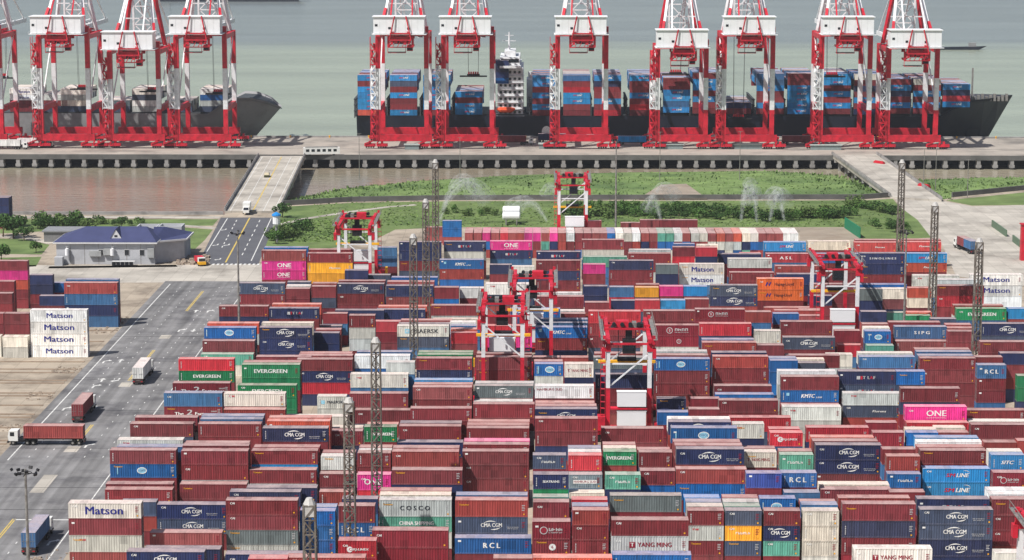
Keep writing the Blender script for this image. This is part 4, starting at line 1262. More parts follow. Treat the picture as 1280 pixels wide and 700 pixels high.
    for x, zz in ((-10.2, 4.6), (-4.6, 3.4), (3.4, 3.2)):
        b = MB(); b.box(x-0.55, x+0.55, -12.1, -12.01, T_+zz-0.45, T_+zz+0.45); b.build('window', M_GLASS, h)
    b = MB(); b.box(hx0-0.5, hx1+0.5, -12.5, -2.6, T_+8.0, T_+8.3)
    b.build('roof', M_PANEL, h)
    b = MB(); b.box(-12.0, 11.0, -13.4, -2.0, T_+0.6, T_+0.85)
    for x in range(-12, 12, 2): b.box(x-0.04, x+0.04, -13.4, -13.3, T_+0.86, T_+1.8)
    b.box(-12, 11, -13.4, -13.3, T_+1.8, T_+1.86); b.build('walkway', M_WHITE, root)
    b = MB()
    for sx in (-1, 1): b.bar((sx*2.4, -12.6, T_+8.4), (sx*4.6, -13.7, T_-1.6), 0.42, 0.42)
    b.box(-4.4, 4.4, -13.7, -13.45, T_+0.9, T_+1.5); b.box(-4.6, 4.6, -13.9, -13.5, T_-1.9, T_-1.3); b.build('rear_frame', M_RED, root)
    b = MB()
    for sx in (-1, 1): b.box(sx*4.3-0.4, sx*4.3+0.4, 26.6, 27.4, T_, T_+33)
    for k in range(4):
        za, zb = T_+1+k*8, T_+9+k*8; b.bar((-3.9, 27, za), (3.9, 27, zb), 0.45, 0.45); b.bar((3.9, 27.1, za), (-3.9, 27.1, zb), 0.45, 0.45); b.bar((-3.9, 27, zb), (3.9, 27, zb), 0.5, 0.5)
    b.build('mast_lattice', M_WHITE, root)
    # rear red service platform and hanging frames
    b = MB()
    b.box(-5.6, 5.6, -11.5, -10.6, T_-1.5, T_-0.2, 0); b.box(-5.6, 5.6, -4.4, -3.6, T_-1.5, T_-0.2, 0)
    for x in (-5.1, 5.1): b.box(x-0.5, x+0.5, -11.4, -10.7, T_-4.6, T_-1.5, 0); b.box(x-0.45, x+0.45, -10.6, -4.4, T_-4.6, T_-3.8, 0)
    b.bar((-5.0, -11, T_-4.3), (-1.2, -11, T_-1.4), 0.45, 0.45, 0); b.bar((5.0, -11, T_-4.3), (1.2, -11, T_-1.4), 0.45, 0.45, 0)
    b.box(-2.6, 3.4, -10.4, -5.0, T_-3.4, T_-1.6, 1); b.box(-4.4, -2.7, -10.4, -6.0, T_-2.9, T_-1.6, 0); b.box(0.2, 1.6, -10.45, -10.2, T_-3.0, T_-1.9, 0)
    b.box(-5.5, 2.2, -11.3, -11.15, T_-7.2, T_-7.0, 0); b.box(-5.5, -5.3, -11.3, -11.1, T_-7.2, T_-4.6, 0); b.box(2.0, 2.2, -11.3, -11.1, T_-7.2, T_-3.4, 0); b.box(2.6, 5.0, -10.0, -7.0, T_-6.4, T_-4.0, 0); b.box(-5.5, 2.2, -11.3, -7.0, T_-6.95, T_-6.85, 1)
    b.box(2.7, 4.9, -10.08, -10.01, T_-6.0, T_-4.8, 1)
    for k in range(5): b.box(-4.2+k*1.9, -3.2+k*1.9, -11.9, -11.55, T_-3.6+0.6*(k % 3), T_-1.6, 0); b.bar((-5.3+k*2.0, -11.8, T_-4.6), (-4.1+k*2.0, -11.8, T_-2.0), 0.28, 0.28, 0)
    b.box(-5.4, 5.4, -11.9, -11.6, T_-4.9, T_-4.5, 0)
    b.build('service_platform', [M_RED, M_BLACK], root)
    # trolley, cabin, ropes, spreader
    b = MB(); b.box(-4.6, 4.6, 46, 52, T_-0.9, T_-0.35, 0); b.box(-3, 3, 47, 51, T_-2.2, T_-0.9, 0); b.build('trolley', M_RED, root)
    b = MB(); b.box(4.4, 6.6, 44.5, 47, T_-4.2, T_-1.4, 0); b.box(4.45, 6.55, 44.4, 44.49, T_-3.8, T_-2.2, 1); b.build('operator_cabin', [M_PANEL, M_GLASS], root)
    return root, T_
def add_spreader(root, T_, zs, off):
    b = MB()
    for x in (-2.2, 2.2):
        for y in (47.8, 50.2): b.bar((x+off, y, zs+2.2), (x*1.1+off, y, T_-2.2), 0.13, 0.13)
    b.build('hoist_rope', M_ROPE, root)
    b = MB(); b.box(-6.1+off, 6.1+off, 48.2, 49.8, zs, zs+0.6, 0); b.box(-2.8+off, 2.8+off, 47.6, 50.4, zs+0.6, zs+1.3, 0)
    for k in (-2, -1, 0, 1, 2): b.box(off+k-0.35, off+k+0.35, 48, 50, zs+1.3, zs+2.3, 1)
    b.build('spreader', [M_BLACK, M_RED], root)
def add_stairs(root, T_, side):
    b = MB(); x = side*12.4; z = 5.0; k = 0; z1, z2 = 17.0, T_-14.5
    while z < T_-4:
        mi = 1 if z1 < z < z2 else 0
        b.box(x-1.15, x+1.15, -2.1, 2.1, z, z+0.22, mi)
        y0, y1 = (-1.7, 1.7) if k % 2 else (1.7, -1.7)
        b.bar((x+0.5*(-1)**k, y0, z+0.1), (x+0.5*(-1)**k, y1, z+3.1), 0.9, 0.3, mi); b.bar((x-1.0, -2.0, z+(0 if k % 2 else 3.0)), (x+1.0, -2.0, z+(3.0 if k % 2 else 0)), 0.35, 0.35, mi)
        for yy in (-2.0, 2.0): b.box(x-0.7, x-0.6, yy-0.06, yy+0.06, z, z+1.2, mi); b.box(x+0.6, x+0.7, yy-0.06, yy+0.06, z, z+1.2, mi)
        b.box(x-0.74, x-0.70, -2.1, 2.1, z+1.1, z+1.2, mi); b.bar((x-side*1.1, -1.4, z+0.1), (x+side*0.7, -2.05, z+3.2), 0.14, 0.14, mi)
        z += 3.1; k += 1
    for xx in (x-1.2, x+1.2):
        for yy in (-2.1, 2.1): b.box(xx-0.1, xx+0.1, yy-0.1, yy+0.1, 4.0, z1, 0); b.box(xx-0.1, xx+0.1, yy-0.1, yy+0.1, z1, z2, 1); b.box(xx-0.1, xx+0.1, yy-0.1, yy+0.1, z2, T_-1, 0)
    b.build('stair_tower', [M_RED, M_WHITE], root)
QY = 1037.0
protos = {}
STS = [(-27, 0, 26, 0), (82.5, 0, 21, -1), (170, -6.5, 20, 0), (253, 0, 19, 1), (503.5, 0, 0, 0), (585, 0, 27, 1), (727, 0, 0, 1), (851.5, -5.5, 28, 0), (934, 0, 8, 0), (1055, 0, 27, 0), (1138.5, -5.5, 0, 2)]
SLAB = ['red and white quay crane cut off by the left picture edge', 'tall quay crane beside the white boxes on the grey ship', 'lower quay crane in the middle of the left trio', 'tall quay crane at the bow of the grey ship',
        'quay crane at the stern of the black ship', 'quay crane next to the ship bridge tower', 'quay crane alone at the middle of the black ship', 'lower quay crane over the middle of the black ship',
        'tall quay crane standing just right of the lower middle crane', 'tall quay crane overlapping its neighbour near the bow of the black ship', 'lower quay crane nearest the bow of the black ship']
for i, (x, dh, zs, off) in enumerate(STS):
    if dh not in protos:
        protos[dh] = make_sts(dh); root, T_ = protos[dh]
    else:
        T_ = protos[dh][1]; root = copy_tree(protos[dh][0])
        for ch in list(root.children):
            if ch.name.split('.')[0] in ('spreader', 'hoist_rope', 'stair_tower'): bpy.data.objects.remove(ch)
    root.location = (PX(x, QY, 4.0), QY, 0.3)
    tag(root, SLAB[i], 'crane', 'red and white quay cranes')
    if zs: add_spreader(root, T_, zs, off)
    add_stairs(root, T_, -1)
for x, y, w, kk in ((1032, 187, 13, 0), (690, 185.5, 11, 1), (836, 186, 12, 2), (935, 186, 12, 3), (515, 186.5, 6, 4)):
    q = P(x, y, 0.3); b = MB(); b.box(-w/2, w/2, -1.5, 1.5, 0.02, 1.9, 0); b.box(-w/2-0.4, w/2+0.4, -1.9, 1.9, 1.91, 2.3, 1)
    r_ = empty('quay_shed', (q.x, q.y, 0.3)); b1 = MB(); b1.box(-w/2, w/2, -1.5, 1.5, 0.02, 1.9); b1.build('wall', mat('shed_wall', (128,140,140), 0.7), r_)
    b2 = MB(); b2.box(-w/2-0.4, w/2+0.4, -1.9, 1.9, 1.91, 2.3); b2.build('roof', mat('shed_roof', (168,178,174), 0.7), r_)
    tag(r_, ['long flat grey shed under the cranes nearest the bow', 'long flat green-grey shed under the middle crane', 'long flat shed right of the middle crane', 'long flat shed fourth along the quay', 'small flat hut under the stern crane'][kk], 'shed', 'low sheds on the quay')

# ------------------------------------------------------------------ rubber tyred yard cranes
def make_rtg(name='yard_crane'):
    root = empty(name); a = 4.25; S = 23.5; T_ = 21.8
    for sy in (0, 1):
        y = sy*S
        for sx in (-1, 1):
            b = MB(); x = sx*a
            b.box(x-0.42, x+0.42, y-0.55, y+0.55, 1.6, 11.4, 0); b.box(x-0.42, x+0.42, y-0.55, y+0.55, 11.4, 19.0, 1); b.box(x-0.55, x+0.55, y-0.7, y+0.7, 19.0, T_-1.0, 0)
            b.build('leg', [M_RTGRED, M_WHITE], root)
            w = MB()
            for q in (-0.9, 0.9): w.tube([(x+sx*1.2+q, y-0.4, 0.78), (x+sx*1.2+q, y+0.4, 0.78)], 0.76, 12, 0)
            w.build('wheel', M_TYRE, root, smooth=False)
        b = MB(); b.box(-a-2.6, a+2.6, y-0.5, y+0.5, 1.61, 2.7); b.build('sill_beam', M_RTGRED, root)
        b = MB(); b.box(-a+0.5, a-0.5, y-0.18, y+0.18, 16.2, 16.5); b.bar((-a+0.5, y, 11.8), (a-0.5, y, 18.2), 0.3, 0.28); b.build('end_brace', M_WHITE, root)
        b = MB(); b.box(-a+0.5, a-0.5, y-0.2, y+0.2, T_-1.5, T_-1.1); b.build('cross_beam', M_RTGRED, root)
    for sx in (-1, 1):
        b = MB(); b.box(sx*a-0.38, sx*a+0.38, -1.2, S+1.2, T_-1.0, T_-0.1); b.build('girder', M_RTGRED, root)
        b = MB()
        for k in range(9): b.box(sx*(a+1.5)-0.04, sx*(a+1.5)+0.04, -1.6+k*3.3, -1.5+k*3.3, T_-0.1, T_+1.0)
        b.box(sx*(a+1.5)-0.04, sx*(a+1.5)+0.04, -1.8, S+1.8, T_+0.95, T_+1.03); b.box(sx*(a+1.1)-0.42, sx*(a+1.1)+0.42, -1.8, S+1.8, T_-0.2, T_-0.101)
        b.build('handrail', M_STEEL, root)
    for z0 in (3.9, 7.9):
        h = MB(); h.box(-2.4, 3.5, -2.4, -0.7, z0, z0+3.0); hh = h.build('electrical_house', M_PANEL, root)
        d = MB(); d.box(-2.5, 3.6, -2.45, -0.65, z0+3.0, z0+3.12); d.build('roof', M_PANEL, hh)
    b = MB(); b.box(-a+0.5, a-0.5, -2.5, -0.62, 7.3, 7.6); b.box(-a+0.5, a-0.5, -2.5, -0.62, 3.4, 3.7); b.box(-a-2.4, -a-0.55, -1.6, 1.2, 2.72, 5.6); b.box(a+1.0, a+2.4, -1.5, 1.0, 2.72, 4.2); b.build('drive_platform', M_RTGRED, root)
    for sx in (-1, 1):
        b = MB(); b.box(sx*(a+2.9)-0.35, sx*(a+2.9)+0.35, -0.9, 0.9, 4.6, 6.4); b.build('signal_box', M_YEL, root)
    for sx in (-1, 1):
        for sy in (-1, 1):
            x, y = sx*a, (S if sy > 0 else 0); b = MB(); b.box(x+sx*0.56, x+sx*1.3, y-0.8, y+0.8, T_-4.2, T_-2.2); b.box(x+sx*0.46, x+sx*1.1, y-1.2, y-0.75, T_-1.2, T_+0.6); b.bar((x+sx*0.9, y, T_-2.3), (x+sx*0.8, y-0.9, T_-1.1), 0.3, 0.3); b.build('cable_reel', M_RTGRED, root)
    b = MB()
    for k in range(12): b.box(a+0.9, a+1.2, k*2.0+0.4, k*2.0+0.6, T_-2.6+0.5*abs((k % 4)-2), T_-1.3)
    b.build('festoon', M_BLACK, root)
    # ladder tower
    b = MB()
    for k in range(13): b.box(-a-1.5, -a-0.6, -0.5, 0.5, 3.0+k*1.35, 3.06+k*1.35)
    for x in (-a-1.5, -a-0.6): b.box(x-0.04, x+0.04, -0.5, -0.42, 2.7, T_-1.8)
    b.build('ladder', M_RTGRED, root)
    return root
def add_trolley(root, yt, zs, spread=True):
    a = 4.25; T_ = 21.8
    t = MB(); t.box(-a-0.6, a+0.6, yt-2.1, yt-1.8, T_-0.05, T_+0.35, 0); t.box(-a-0.6, a+0.6, yt+1.8, yt+2.1, T_-0.05, T_+0.35, 0); t.box(-3.4, 3.4, yt-1.6, yt+1.6, T_+0.1, T_+0.3, 1)
    t.box(-2.4, 0.2, yt-1.2, yt+1.2, T_+0.3, T_+1.6, 0); t.box(1.0, 1.9, yt-1.2, yt+1.3, T_+0.3, T_+1.3, 2); t.box(2.2, 3.4, yt-0.6, yt+1.3, T_+0.3, T_+1.0, 1)
    for k in range(4): t.tube([(-2.8+k*1.7, yt-2.0, T_+1.0), (-2.8+k*1.7, yt-1.0, T_+1.0)], 0.45, 8, 1)
    t.build('trolley', [M_RTGRED, M_BLACK, M_STEEL], root)
    c = MB(); c.box(-1.0, 1.6, yt-2.4, yt+0.2, T_-5.0, T_-2.2, 0); c.box(-0.9, 1.5, yt-2.46, yt-2.41, T_-4.4, T_-2.9, 1); c.box(-0.4, 1.0, yt-1.4, yt-0.6, T_-2.2, T_-0.06, 0)
    c.build('operator_cabin', [M_BLACK, M_GLASS], root)
    if spread:
        s = MB(); s.box(-6.0, 6.0, yt+0.6, yt+1.8, zs, zs+0.5, 0); s.box(-2.0, 2.0, yt+0.2, yt+2.2, zs+0.5, zs+1.1, 1)
        s.build('spreader', [M_YEL, M_BLACK], root)
        r = MB()
        for x in (-1.8, 1.8):
            for y in (yt+0.4, yt+2.0): r.bar((x, y, zs+1.1), (x, y, T_-0.06), 0.09)
        r.build('hoist_rope', M_ROPE, root)
RTG = [(443, 652.0, 13, 14.5, 'yard crane astride the yellow and magenta boxes near the grass'), (716, 749, 10, 12, 'yard crane farthest back among the sprinklers'), (628.5, 519.5, 9, 14.6, 'yard crane with yellow spreader beside the blue lettered stack'),
       (666, 551.5, 12, 14.0, 'yard crane behind and right of the one with the yellow spreader'), (786, 487.5, 11, 14.2, 'yard crane with two white equipment boxes in the middle of the yard'), (1050, 584.5, 8, 13.4, 'yard crane with yellow spreader near the orange boxes'), (1354, 327.5, 6, 14.0, 'yard crane cut off by the lower right picture corner')]
rtg0 = None
for i, (x, Y, yt, zs, lab) in enumerate(RTG):
    if rtg0 is None: rtg0 = make_rtg(); root = rtg0
    else:
        root = copy_tree(rtg0); root.rotation_euler = (0, 0, 0)
        for ch in list(root.children):
            if ch.name.split('.')[0] in ('trolley', 'operator_cabin', 'spreader', 'hoist_rope'): bpy.data.objects.remove(ch)
    root.location = (PX(x, Y, 15.0), Y, 0.02)
    if i in (0, 2, 3): root.rotation_euler = (0, 0, math.pi); root.location.y = Y+23.5; yt = 23.5-yt
    add_trolley(root, yt, zs)
    tag(root, lab, 'crane', 'red and white yard cranes')

# ------------------------------------------------------------------ lattice towers, lamp masts
def lattice_tower(h, w):
    """square lattice mast with x-bracing, a cable riser, and a capped head"""
    root = empty('lattice_tower'); n = int(h/1.9); dz = h/n
    ch = MB(); w2 = w/2
    for sx in (-1, 1):
        for sy in (-1, 1): ch.bar((sx*w2*1.12, sy*w2*1.12, 0), (sx*w2*0.92, sy*w2*0.92, h), 0.21)
    ch.build('chord', M_LATT, root)
    br_ = MB()
    for k in range(n):
        za, zb = k*dz, (k+1)*dz; f = 1.12-0.2*za/h; g = 1.12-0.2*zb/h
        for (ax, ay), (bx, by) in (((-1,-1),(1,-1)), ((1,-1),(1,1)), ((1,1),(-1,1)), ((-1,1),(-1,-1))):
            if k % 2: ax, ay, bx, by = bx, by, ax, ay
            br_.bar((ax*w2*f, ay*w2*f, za), (bx*w2*g, by*w2*g, zb), 0.16); br_.bar((ax*w2*g, ay*w2*g, zb), (bx*w2*g, by*w2*g, zb), 0.13)
    br_.build('bracing', M_LATT, root)
    c = MB(); c.box(-0.16, 0.16, -0.1, 0.22, 0, h-0.5); c.build('cable_riser', mat('riser', (150, 140, 130), 0.6, 0.3, 1.5), root)
    p = MB(); p.box(-w2*1.25, w2*1.25, -w2*1.25, w2*1.25, h*0.56, h*0.56+0.12); p.build('platform', M_LATT, root)
    t = MB(); t.tube([(0,0,h), (0,0,h+0.9)], [w2*1.05, w2*0.5], 8); t.box(-w2*0.9, w2*0.9, -w2*0.9, w2*0.9, h-1.5, h-0.01); t.build('head', mat('tower_head', (190, 188, 184), 0.6, 0.15), root)
    return root
TOW = [(437, 384.5, 30.5), (470.5, 418, 34), (517, 547, 33.6), (532.5, 612, 33.2), (544.5, 680, 35.5), (388.5, 309, 33.2), (1126, 681, 35.5), (1167, 608.5, 33), (1222, 545, 33.2)]
TLAB = ['lattice tower standing before the magenta and red boxes in the foreground', 'lattice tower left of the white and teal stack', 'lattice tower in front of the grey lettered box', 'lattice tower just right of the middle one in the cluster of three', 'tallest looking lattice tower of the cluster of three, reaching the grass',
        'lattice tower cut by the bottom picture edge', 'lattice tower at the corner of the grass by the junction', 'lattice tower between the junction and the white stack', 'lattice tower in front of the white and blue lettered stack']
t0 = None
for (x, Y, h), lab in zip(TOW, TLAB):
    if t0 is None: t0 = lattice_tower(33.0, 1.65); root = t0
    else: root = copy_tree(t0)
    root.location = (PX(x, Y, h*0.6), Y, 0.0); root.scale = (1.0, 1.0, h/33.0)
    tag(root, lab, 'tower', 'lattice towers in the yard')
def lamp_mast(h, heads, lab, x, Y):
    root = empty('lamp_mast', (PX(x, Y, h*0.6), Y, 0))
    b = MB(); b.tube([(0,0,0), (0,0,h*0.5), (0,0,h)], [0.34, 0.27, 0.16], 8); b.build('pole', M_STEEL, root)
    b = MB(); b.tube([(math.cos(a*math.pi/8)*0.9, math.sin(a*math.pi/8)*0.9, h-0.6) for a in range(17)], 0.06, 5); b.box(-1.4, 1.4, -0.05, 0.05, h-0.7, h-0.6); b.box(-0.05, 0.05, -1.4, 1.4, h-0.82, h-0.72); b.build('head_ring', M_BLACK, root)
    for k in range(heads):
        a = 2*math.pi*k/heads; f = MB(); f.box(-0.26, 0.26, -0.14, 0.14, -0.2, 0.2); o = f.build('floodlight', M_BLACK, root, (math.cos(a)*(1.5+0.5*(k % 2)), math.sin(a)*1.5, h-0.6+0.25*(k % 3))); o.rotation_euler = (0.5, 0, a+math.pi/2)
    tag(root, lab, 'lamp mast', 'floodlight masts')
lamp_mast(30, 10, 'floodlight mast beside the blue truck on the yard road', 35, 341)
lamp_mast(31, 8, 'floodlight mast by the yard road near the crossing', 298, 575)
lamp_mast(30, 8, 'floodlight mast beside the tower at the grass corner', 1131.5, 585)
lamp_mast(34, 6, 'thin floodlight mast behind the end-on boxes', 770, 752)
for x, Y, h in ((449, 940, 17), (575, 935, 16), (825, 938, 18), (925, 940, 18), (1210, 880, 14), (1170, 905, 15), (1155, 915, 14)):
    b = MB(); b.tube([(0,0,-1), (0,0,h)], [0.16, 0.09], 6); b.bar((-0.9, 0, h-0.2), (0.9, 0, h-0.2), 0.12)
    tag(b.build('lamp_post', M_STEEL, None, (PX(x, Y, h/2), Y, 0)), None, 'lamp post', 'slim posts along the bank')['label'] = f'slim grey lamp post on the bank, {ORD[1+[449,575,825,925,1155,1170,1210].index(x)]} from the narrow bridge'

# ------------------------------------------------------------------ ships
M_HULLK = mat('hull_black', (26, 32, 46), 0.5, 0.15, 0.1, dark=(44, 46, 54), dscale=0.1, damt=0.6)
M_HULLG = mat('hull_grey', (138, 138, 140), 0.55, 0.12, 0.1, dark=(108, 106, 104), dscale=0.08, damt=0.7)
M_DECK = mat('ship_deck', (70, 74, 78), 0.7, 0.2, 0.3)
M_ORG = mat('lifeboat_orange', (226, 84, 40), 0.5, 0.08)
def ship_hull(name, X0, X1, Yc, beam, zd, zbow, mhull, root, blunt=False):
    """lofted hull from X0 (stern) to X1 (bow tip at deck)"""
    L = X1-X0; b = MB(); n = 40; o = root.location
    secs = []
    for i in range(n+1):
        t = i/n; x = X0+L*t
        if t < 0.06: wd = 0.86+0.14*t/0.06
        elif t < 0.86: wd = 1.0
        else: u = (t-0.86)/0.14; wd = max(0.02, (1-u**2.2))
        tw = t/0.945
        if tw < 0.1: ww = 0.55+0.45*tw/0.1
        elif tw < 0.80: ww = 1.0
        else: u = min(1, (tw-0.80)/0.20); ww = max(0.012, (1-u**1.7))
        zt = zd if t < 0.88 else zd+(zbow-zd)*min(1, (t-0.88)/0.035)
        zt += max(0, t-0.92)*12 if not blunt else -5.5*max(0, (t-0.94)/0.06)**2
        if blunt and t > 0.86: wd = max(0.0, 1-((t-0.86)/0.14)**2.6)**0.62+0.1
        xw = X0+L*min(t, 0.945) if t > 0.8 else x
        xw = X0+L*(0.8+(t-0.8)*(0.145 if not blunt else 0.115)/0.2) if t > 0.8 else x
        hb = beam/2
        secs.append([(x-o.x, Yc-hb*wd-o.y, zt), (x*0.5+xw*0.5-o.x, Yc-hb*(wd*0.45+ww*0.55)-o.y, (zt+WZ)*0.45), (xw-o.x, Yc-hb*ww-o.y, WZ-2),
                     (xw-o.x, Yc+hb*ww-o.y, WZ-2), (x*0.5+xw*0.5-o.x, Yc+hb*(wd*0.45+ww*0.55)-o.y, (zt+WZ)*0.45), (x-o.x, Yc+hb*wd-o.y, zt)])
    for s in secs: b.v += s
    for i in range(n):
        for k in (0, 1, 3, 4):
            q = i*6+k; b.f.append((q, q+1, q+7, q+6)); b.m.append(0)
    b.f.append((0, 5, 4, 3, 2, 1)); b.m.append(0)
    b.build('hull', [mhull], root, smooth=blunt)
    d = MB()
    for i in range(n):
        a0, a1, c0, c1 = secs[i][0], secs[i+1][0], secs[i][5], secs[i+1][5]
        d.quad((a0[0], a0[1]+0.2, a0[2]-1.0), (a1[0], a1[1]+0.2, a1[2]-1.0), (c1[0], c1[1]-0.2, c1[2]-1.0), (c0[0], c0[1]-0.2, c0[2]-1.0))
    d.build('deck', M_DECK, root)
YS = 1109.0
XS0, XS1 = PX(445, 1088, 5), PX(1267, 1106, 15)
ship = empty('container_ship', ((XS0+XS1)/2, YS, WZ)); tag(ship, 'long black hulled container ship moored behind the right cranes', 'ship')
ship_hull('hull', XS0, XS1, YS, 42, 9.5-WZ, 16.5-WZ, M_HULLK, ship)
def ship_part(name, b, m): o = b.build(name, m, ship); o.location = (-ship.location.x, -ship.location.y, -ship.location.z); return o
# hatch rails and lashing bridges between the bays
lash = MB()
xb = 481.0
BAYX = [447, 487.5, 529, 569, 665.5, 704, 742.5, 787, 829, 866, 905, 946, 984.5, 1029.5, 1067.5, 1104, 1142, 1179]
for x in BAYX:
    X = PX(x, 1090, 15)-1.3
    b = MB()
    for k in range(8): b.box(X-0.25, X+0.25, 1089.5+k*5.4, 1090.1+k*5.4, 8.5, 17.0)
    for zz in (11.5, 14.2, 16.8): b.box(X-0.5, X+0.5, 1089.5, 1128, zz, zz+0.2)
    ship_part('lashing_bridge', b, M_DECK)
b = MB(); b.box(XS0+8, XS1-40, 1090.5, 1127.5, 8.0, 10.2); ship_part('hatch_cover', b, M_DECK)
# accommodation block
X0 = PX(622, 1092, 25); b = MB()
b.box(X0, X0+11.5, 1091, 1127, 8.5, 31); b.box(X0+1, X0+10.5, 1088, 1130, 31.01, 32.0); b.box(X0+1, X0+10, 1093, 1125, 32.01, 35.5); b.box(X0+3, X0+8, 1100, 1118, 35.51, 38.0)
acc = ship_part('accommodation_block', b, M_WHITE)
for k in range(7):
    w = MB()
    for q in range(5): w.box(X0+0.9+q*2.1, X0+2.0+q*2.1, 1090.9, 1090.98, 10.4+k*3.0, 11.6+k*3.0)
    w.build('window_row', M_GLASS, acc)
    w = MB(); w.box(X0-0.6, X0+12.1, 1090.2, 1090.95, 9.3+k*3.0, 9.5+k*3.0); w.box(X0-0.6, X0+12.1, 1090.2, 1090.3, 10.4+k*3.0, 10.5+k*3.0); w.build('gallery', M_WHITE, acc)
w = MB(); w.box(X0+1.5, X0+9.5, 1092.9, 1092.98, 33.2, 34.8); w.build('bridge_window', M_GLASS, acc)
w = MB(); w.tube([(X0+5,1108,38), (X0+5,1108,46)], [0.6,0.3], 8); w.bar((X0+2,1108,42),(X0+8,1108,42),0.3); w.bar((X0+3,1108,44.5),(X0+7,1108,44.5),0.25); w.build('radar_mast', M_WHITE, acc)
w = MB(); w.tube([(X0-0.5,1089.6,12.5),(X0+1.5,1089.4,12.2),(X0+6,1089.4,12.2),(X0+8,1089.6,12.6)], [0.4,1.25,1.25,0.4], 8); ship_part('lifeboat', w, M_ORG)
w = MB(); w.box(X0+13, X0+16.5, 1100, 1116, 8.5, 25); w.tube([(X0+14.7,1108,25),(X0+14.7,1108,28)], 1.0, 10); ship_part('funnel', w, M_WHITE)
for x, z, wd_, hh, kk in ((683,2.5,4.2,5.2,0), (738,2.2,3.4,3.0,1), (812,1.0,2.2,7.0,2), (857,3.0,3.2,2.6,1), (893,1.0,2.2,7.0,2), (962,1.2,3.4,6.6,1)):
    X = PX(x, 1088, z); b = MB()
    if kk == 0: b.poly([(X+wd_/2*math.cos(a*math.pi/10), 1087.93, z+hh/2*math.sin(a*math.pi/10)) for a in range(20)])
    elif kk == 1: b.quad((X-wd_/2,1087.93,z-hh/2),(X+wd_/2,1087.93,z-hh/2),(X+wd_/2,1087.93,z+hh/2),(X-wd_/2,1087.93,z+hh/2))
    else: b.quad((X-wd_*0.9,1087.93,z-hh/2),(X+wd_*0.3,1087.93,z-hh/2),(X+wd_*0.8,1087.93,z+hh/2),(X-wd_*0.2,1087.93,z+hh/2))
    ship_part('hull_lettering', b, M_TXW)
b = MB()
for i in range(9):
    X = PX(1218+i*5, 1100, 17); b.box(X-0.5, X+0.5, 1099, 1101, 15.5, 17.6+(i % 3)*0.6)
b.box(PX(1214,1106,18), PX(1216,1106,18), 1105.5, 1106.2, 15, 30); ship_part('mooring_gear', b, M_STEEL)
DECK = [(447,'occccmc',9.6), (487.5,'cmmcmDc',9.6), (529,'mcuccuc',9.6), (569,'ccmc',10.0), (619,'Uddd',24.0), (665.5,'mcmcmcc',9.6), (704,'mmccrmu',9.6), (742.5,'rmcmmdc',9.6), (787,'mrmcmmc',9.6), (829,'cuccmm',11.0), (866,'mmcmccm',10.6), (905,'md',10.4), (946,'mcmmcuu',10.4), (984.5,'cccccmm',10.4), (1029.5,'mcmcmcc',10.4), (1067.5,'dmcmdmg',10.2), (1105,'mcmdcm',10.6), (1142,'mcmcmg',10.6), (1179,'crdc',13.6)]
smass = {'v': [], 'f': [], 'c': []}
for bi, (x, cols, zb) in enumerate(DECK):
    short = bi == 4
    X = PX(x, 1089.6, zb+10); L = 2 if short else 4
    for t, ch in enumerate(cols):
        tn = TIERN[min(len(cols)-1-t, 3)] if t else 'lowest'
        if len(cols)-1-t == 4: tn = 'fifth down'
        if t and len(cols)-1-t == 5: tn = 'sixth down'
        place_container('deck_container', L, 0, ch, 'LINE' if ch == 'c' and L == 4 else None, (X+CLEN[L]/2, 1089.6+CW/2, zb+t*2.6), f'{CNAME[ch]} container, {tn}, near side of {ORD[bi+1]} bay from the black ship stern', 'containers on the black ship', marks=False)
    for r in range(1, 14):
        nt_ = len(cols) - (1 if R.random() < 0.18 else 0)
        for t in range(max(0, nt_-2), nt_):
            if not short or r < 4: add_to_mass(smass, L, 0, R.choice('cccmmdug'), (X+CLEN[L]/2, 1089.6+CW/2+r*2.55, zb+t*2.6))
# grey ship on the left
XG1 = PX(350, 1100, 15); XG0 = XG1-250
gship = empty('container_ship', ((XG0+XG1)/2, YS-2, WZ)); tag(gship, 'grey hulled container ship moored behind the left cranes', 'ship')
ship_hull('hull', XG0, XG1, YS-2, 36, 10.5-WZ, 17.5-WZ, M_HULLG, gship, True)
b = MB(); b.box(XG0+5, XG1-35, 1091.5, 1122, 9.0, 10.8); o = b.build('hatch_cover', M_DECK, gship); o.location = -gship.location
GD = [(12,'mmw:MATSON w:MATSON'), (50,'D m g'), (76,'D k g w'), (128,'D G'), (165,'g w D w'), (206,'D G'), (250,'D g U w')]
for bi, (x, cols) in enumerate(GD):
    X = PX(x, 1091.5, 18); cl = [c for c in cols.replace('mmw', 'm m w').split()]
    for t, tk in enumerate(cl):
        ch, _, lg = tk.partition(':')
        place_container('deck_container', 4, 0, ch, lg or None, (X+6.1, 1091.5+CW/2, 10.9+t*2.6), f'{CNAME[ch]} container, {TIERN[min(len(cl)-1-t,4)]}, in {ORD[bi+1]} pile from the left on the grey ship', 'containers on the grey ship', marks=False)
    for r in range(1, 9):
        for t in range(max(0, len(cl)-2), len(cl)): add_to_mass(smass, 4, 0, R.choice('wwkkgwD'), (X+6.1, 1091.5+CW/2+r*2.55, 10.9+t*2.6))
build_mass(smass, 'deck_container_mass', 'containers in the hidden rows behind the ship side stacks', 'containers')
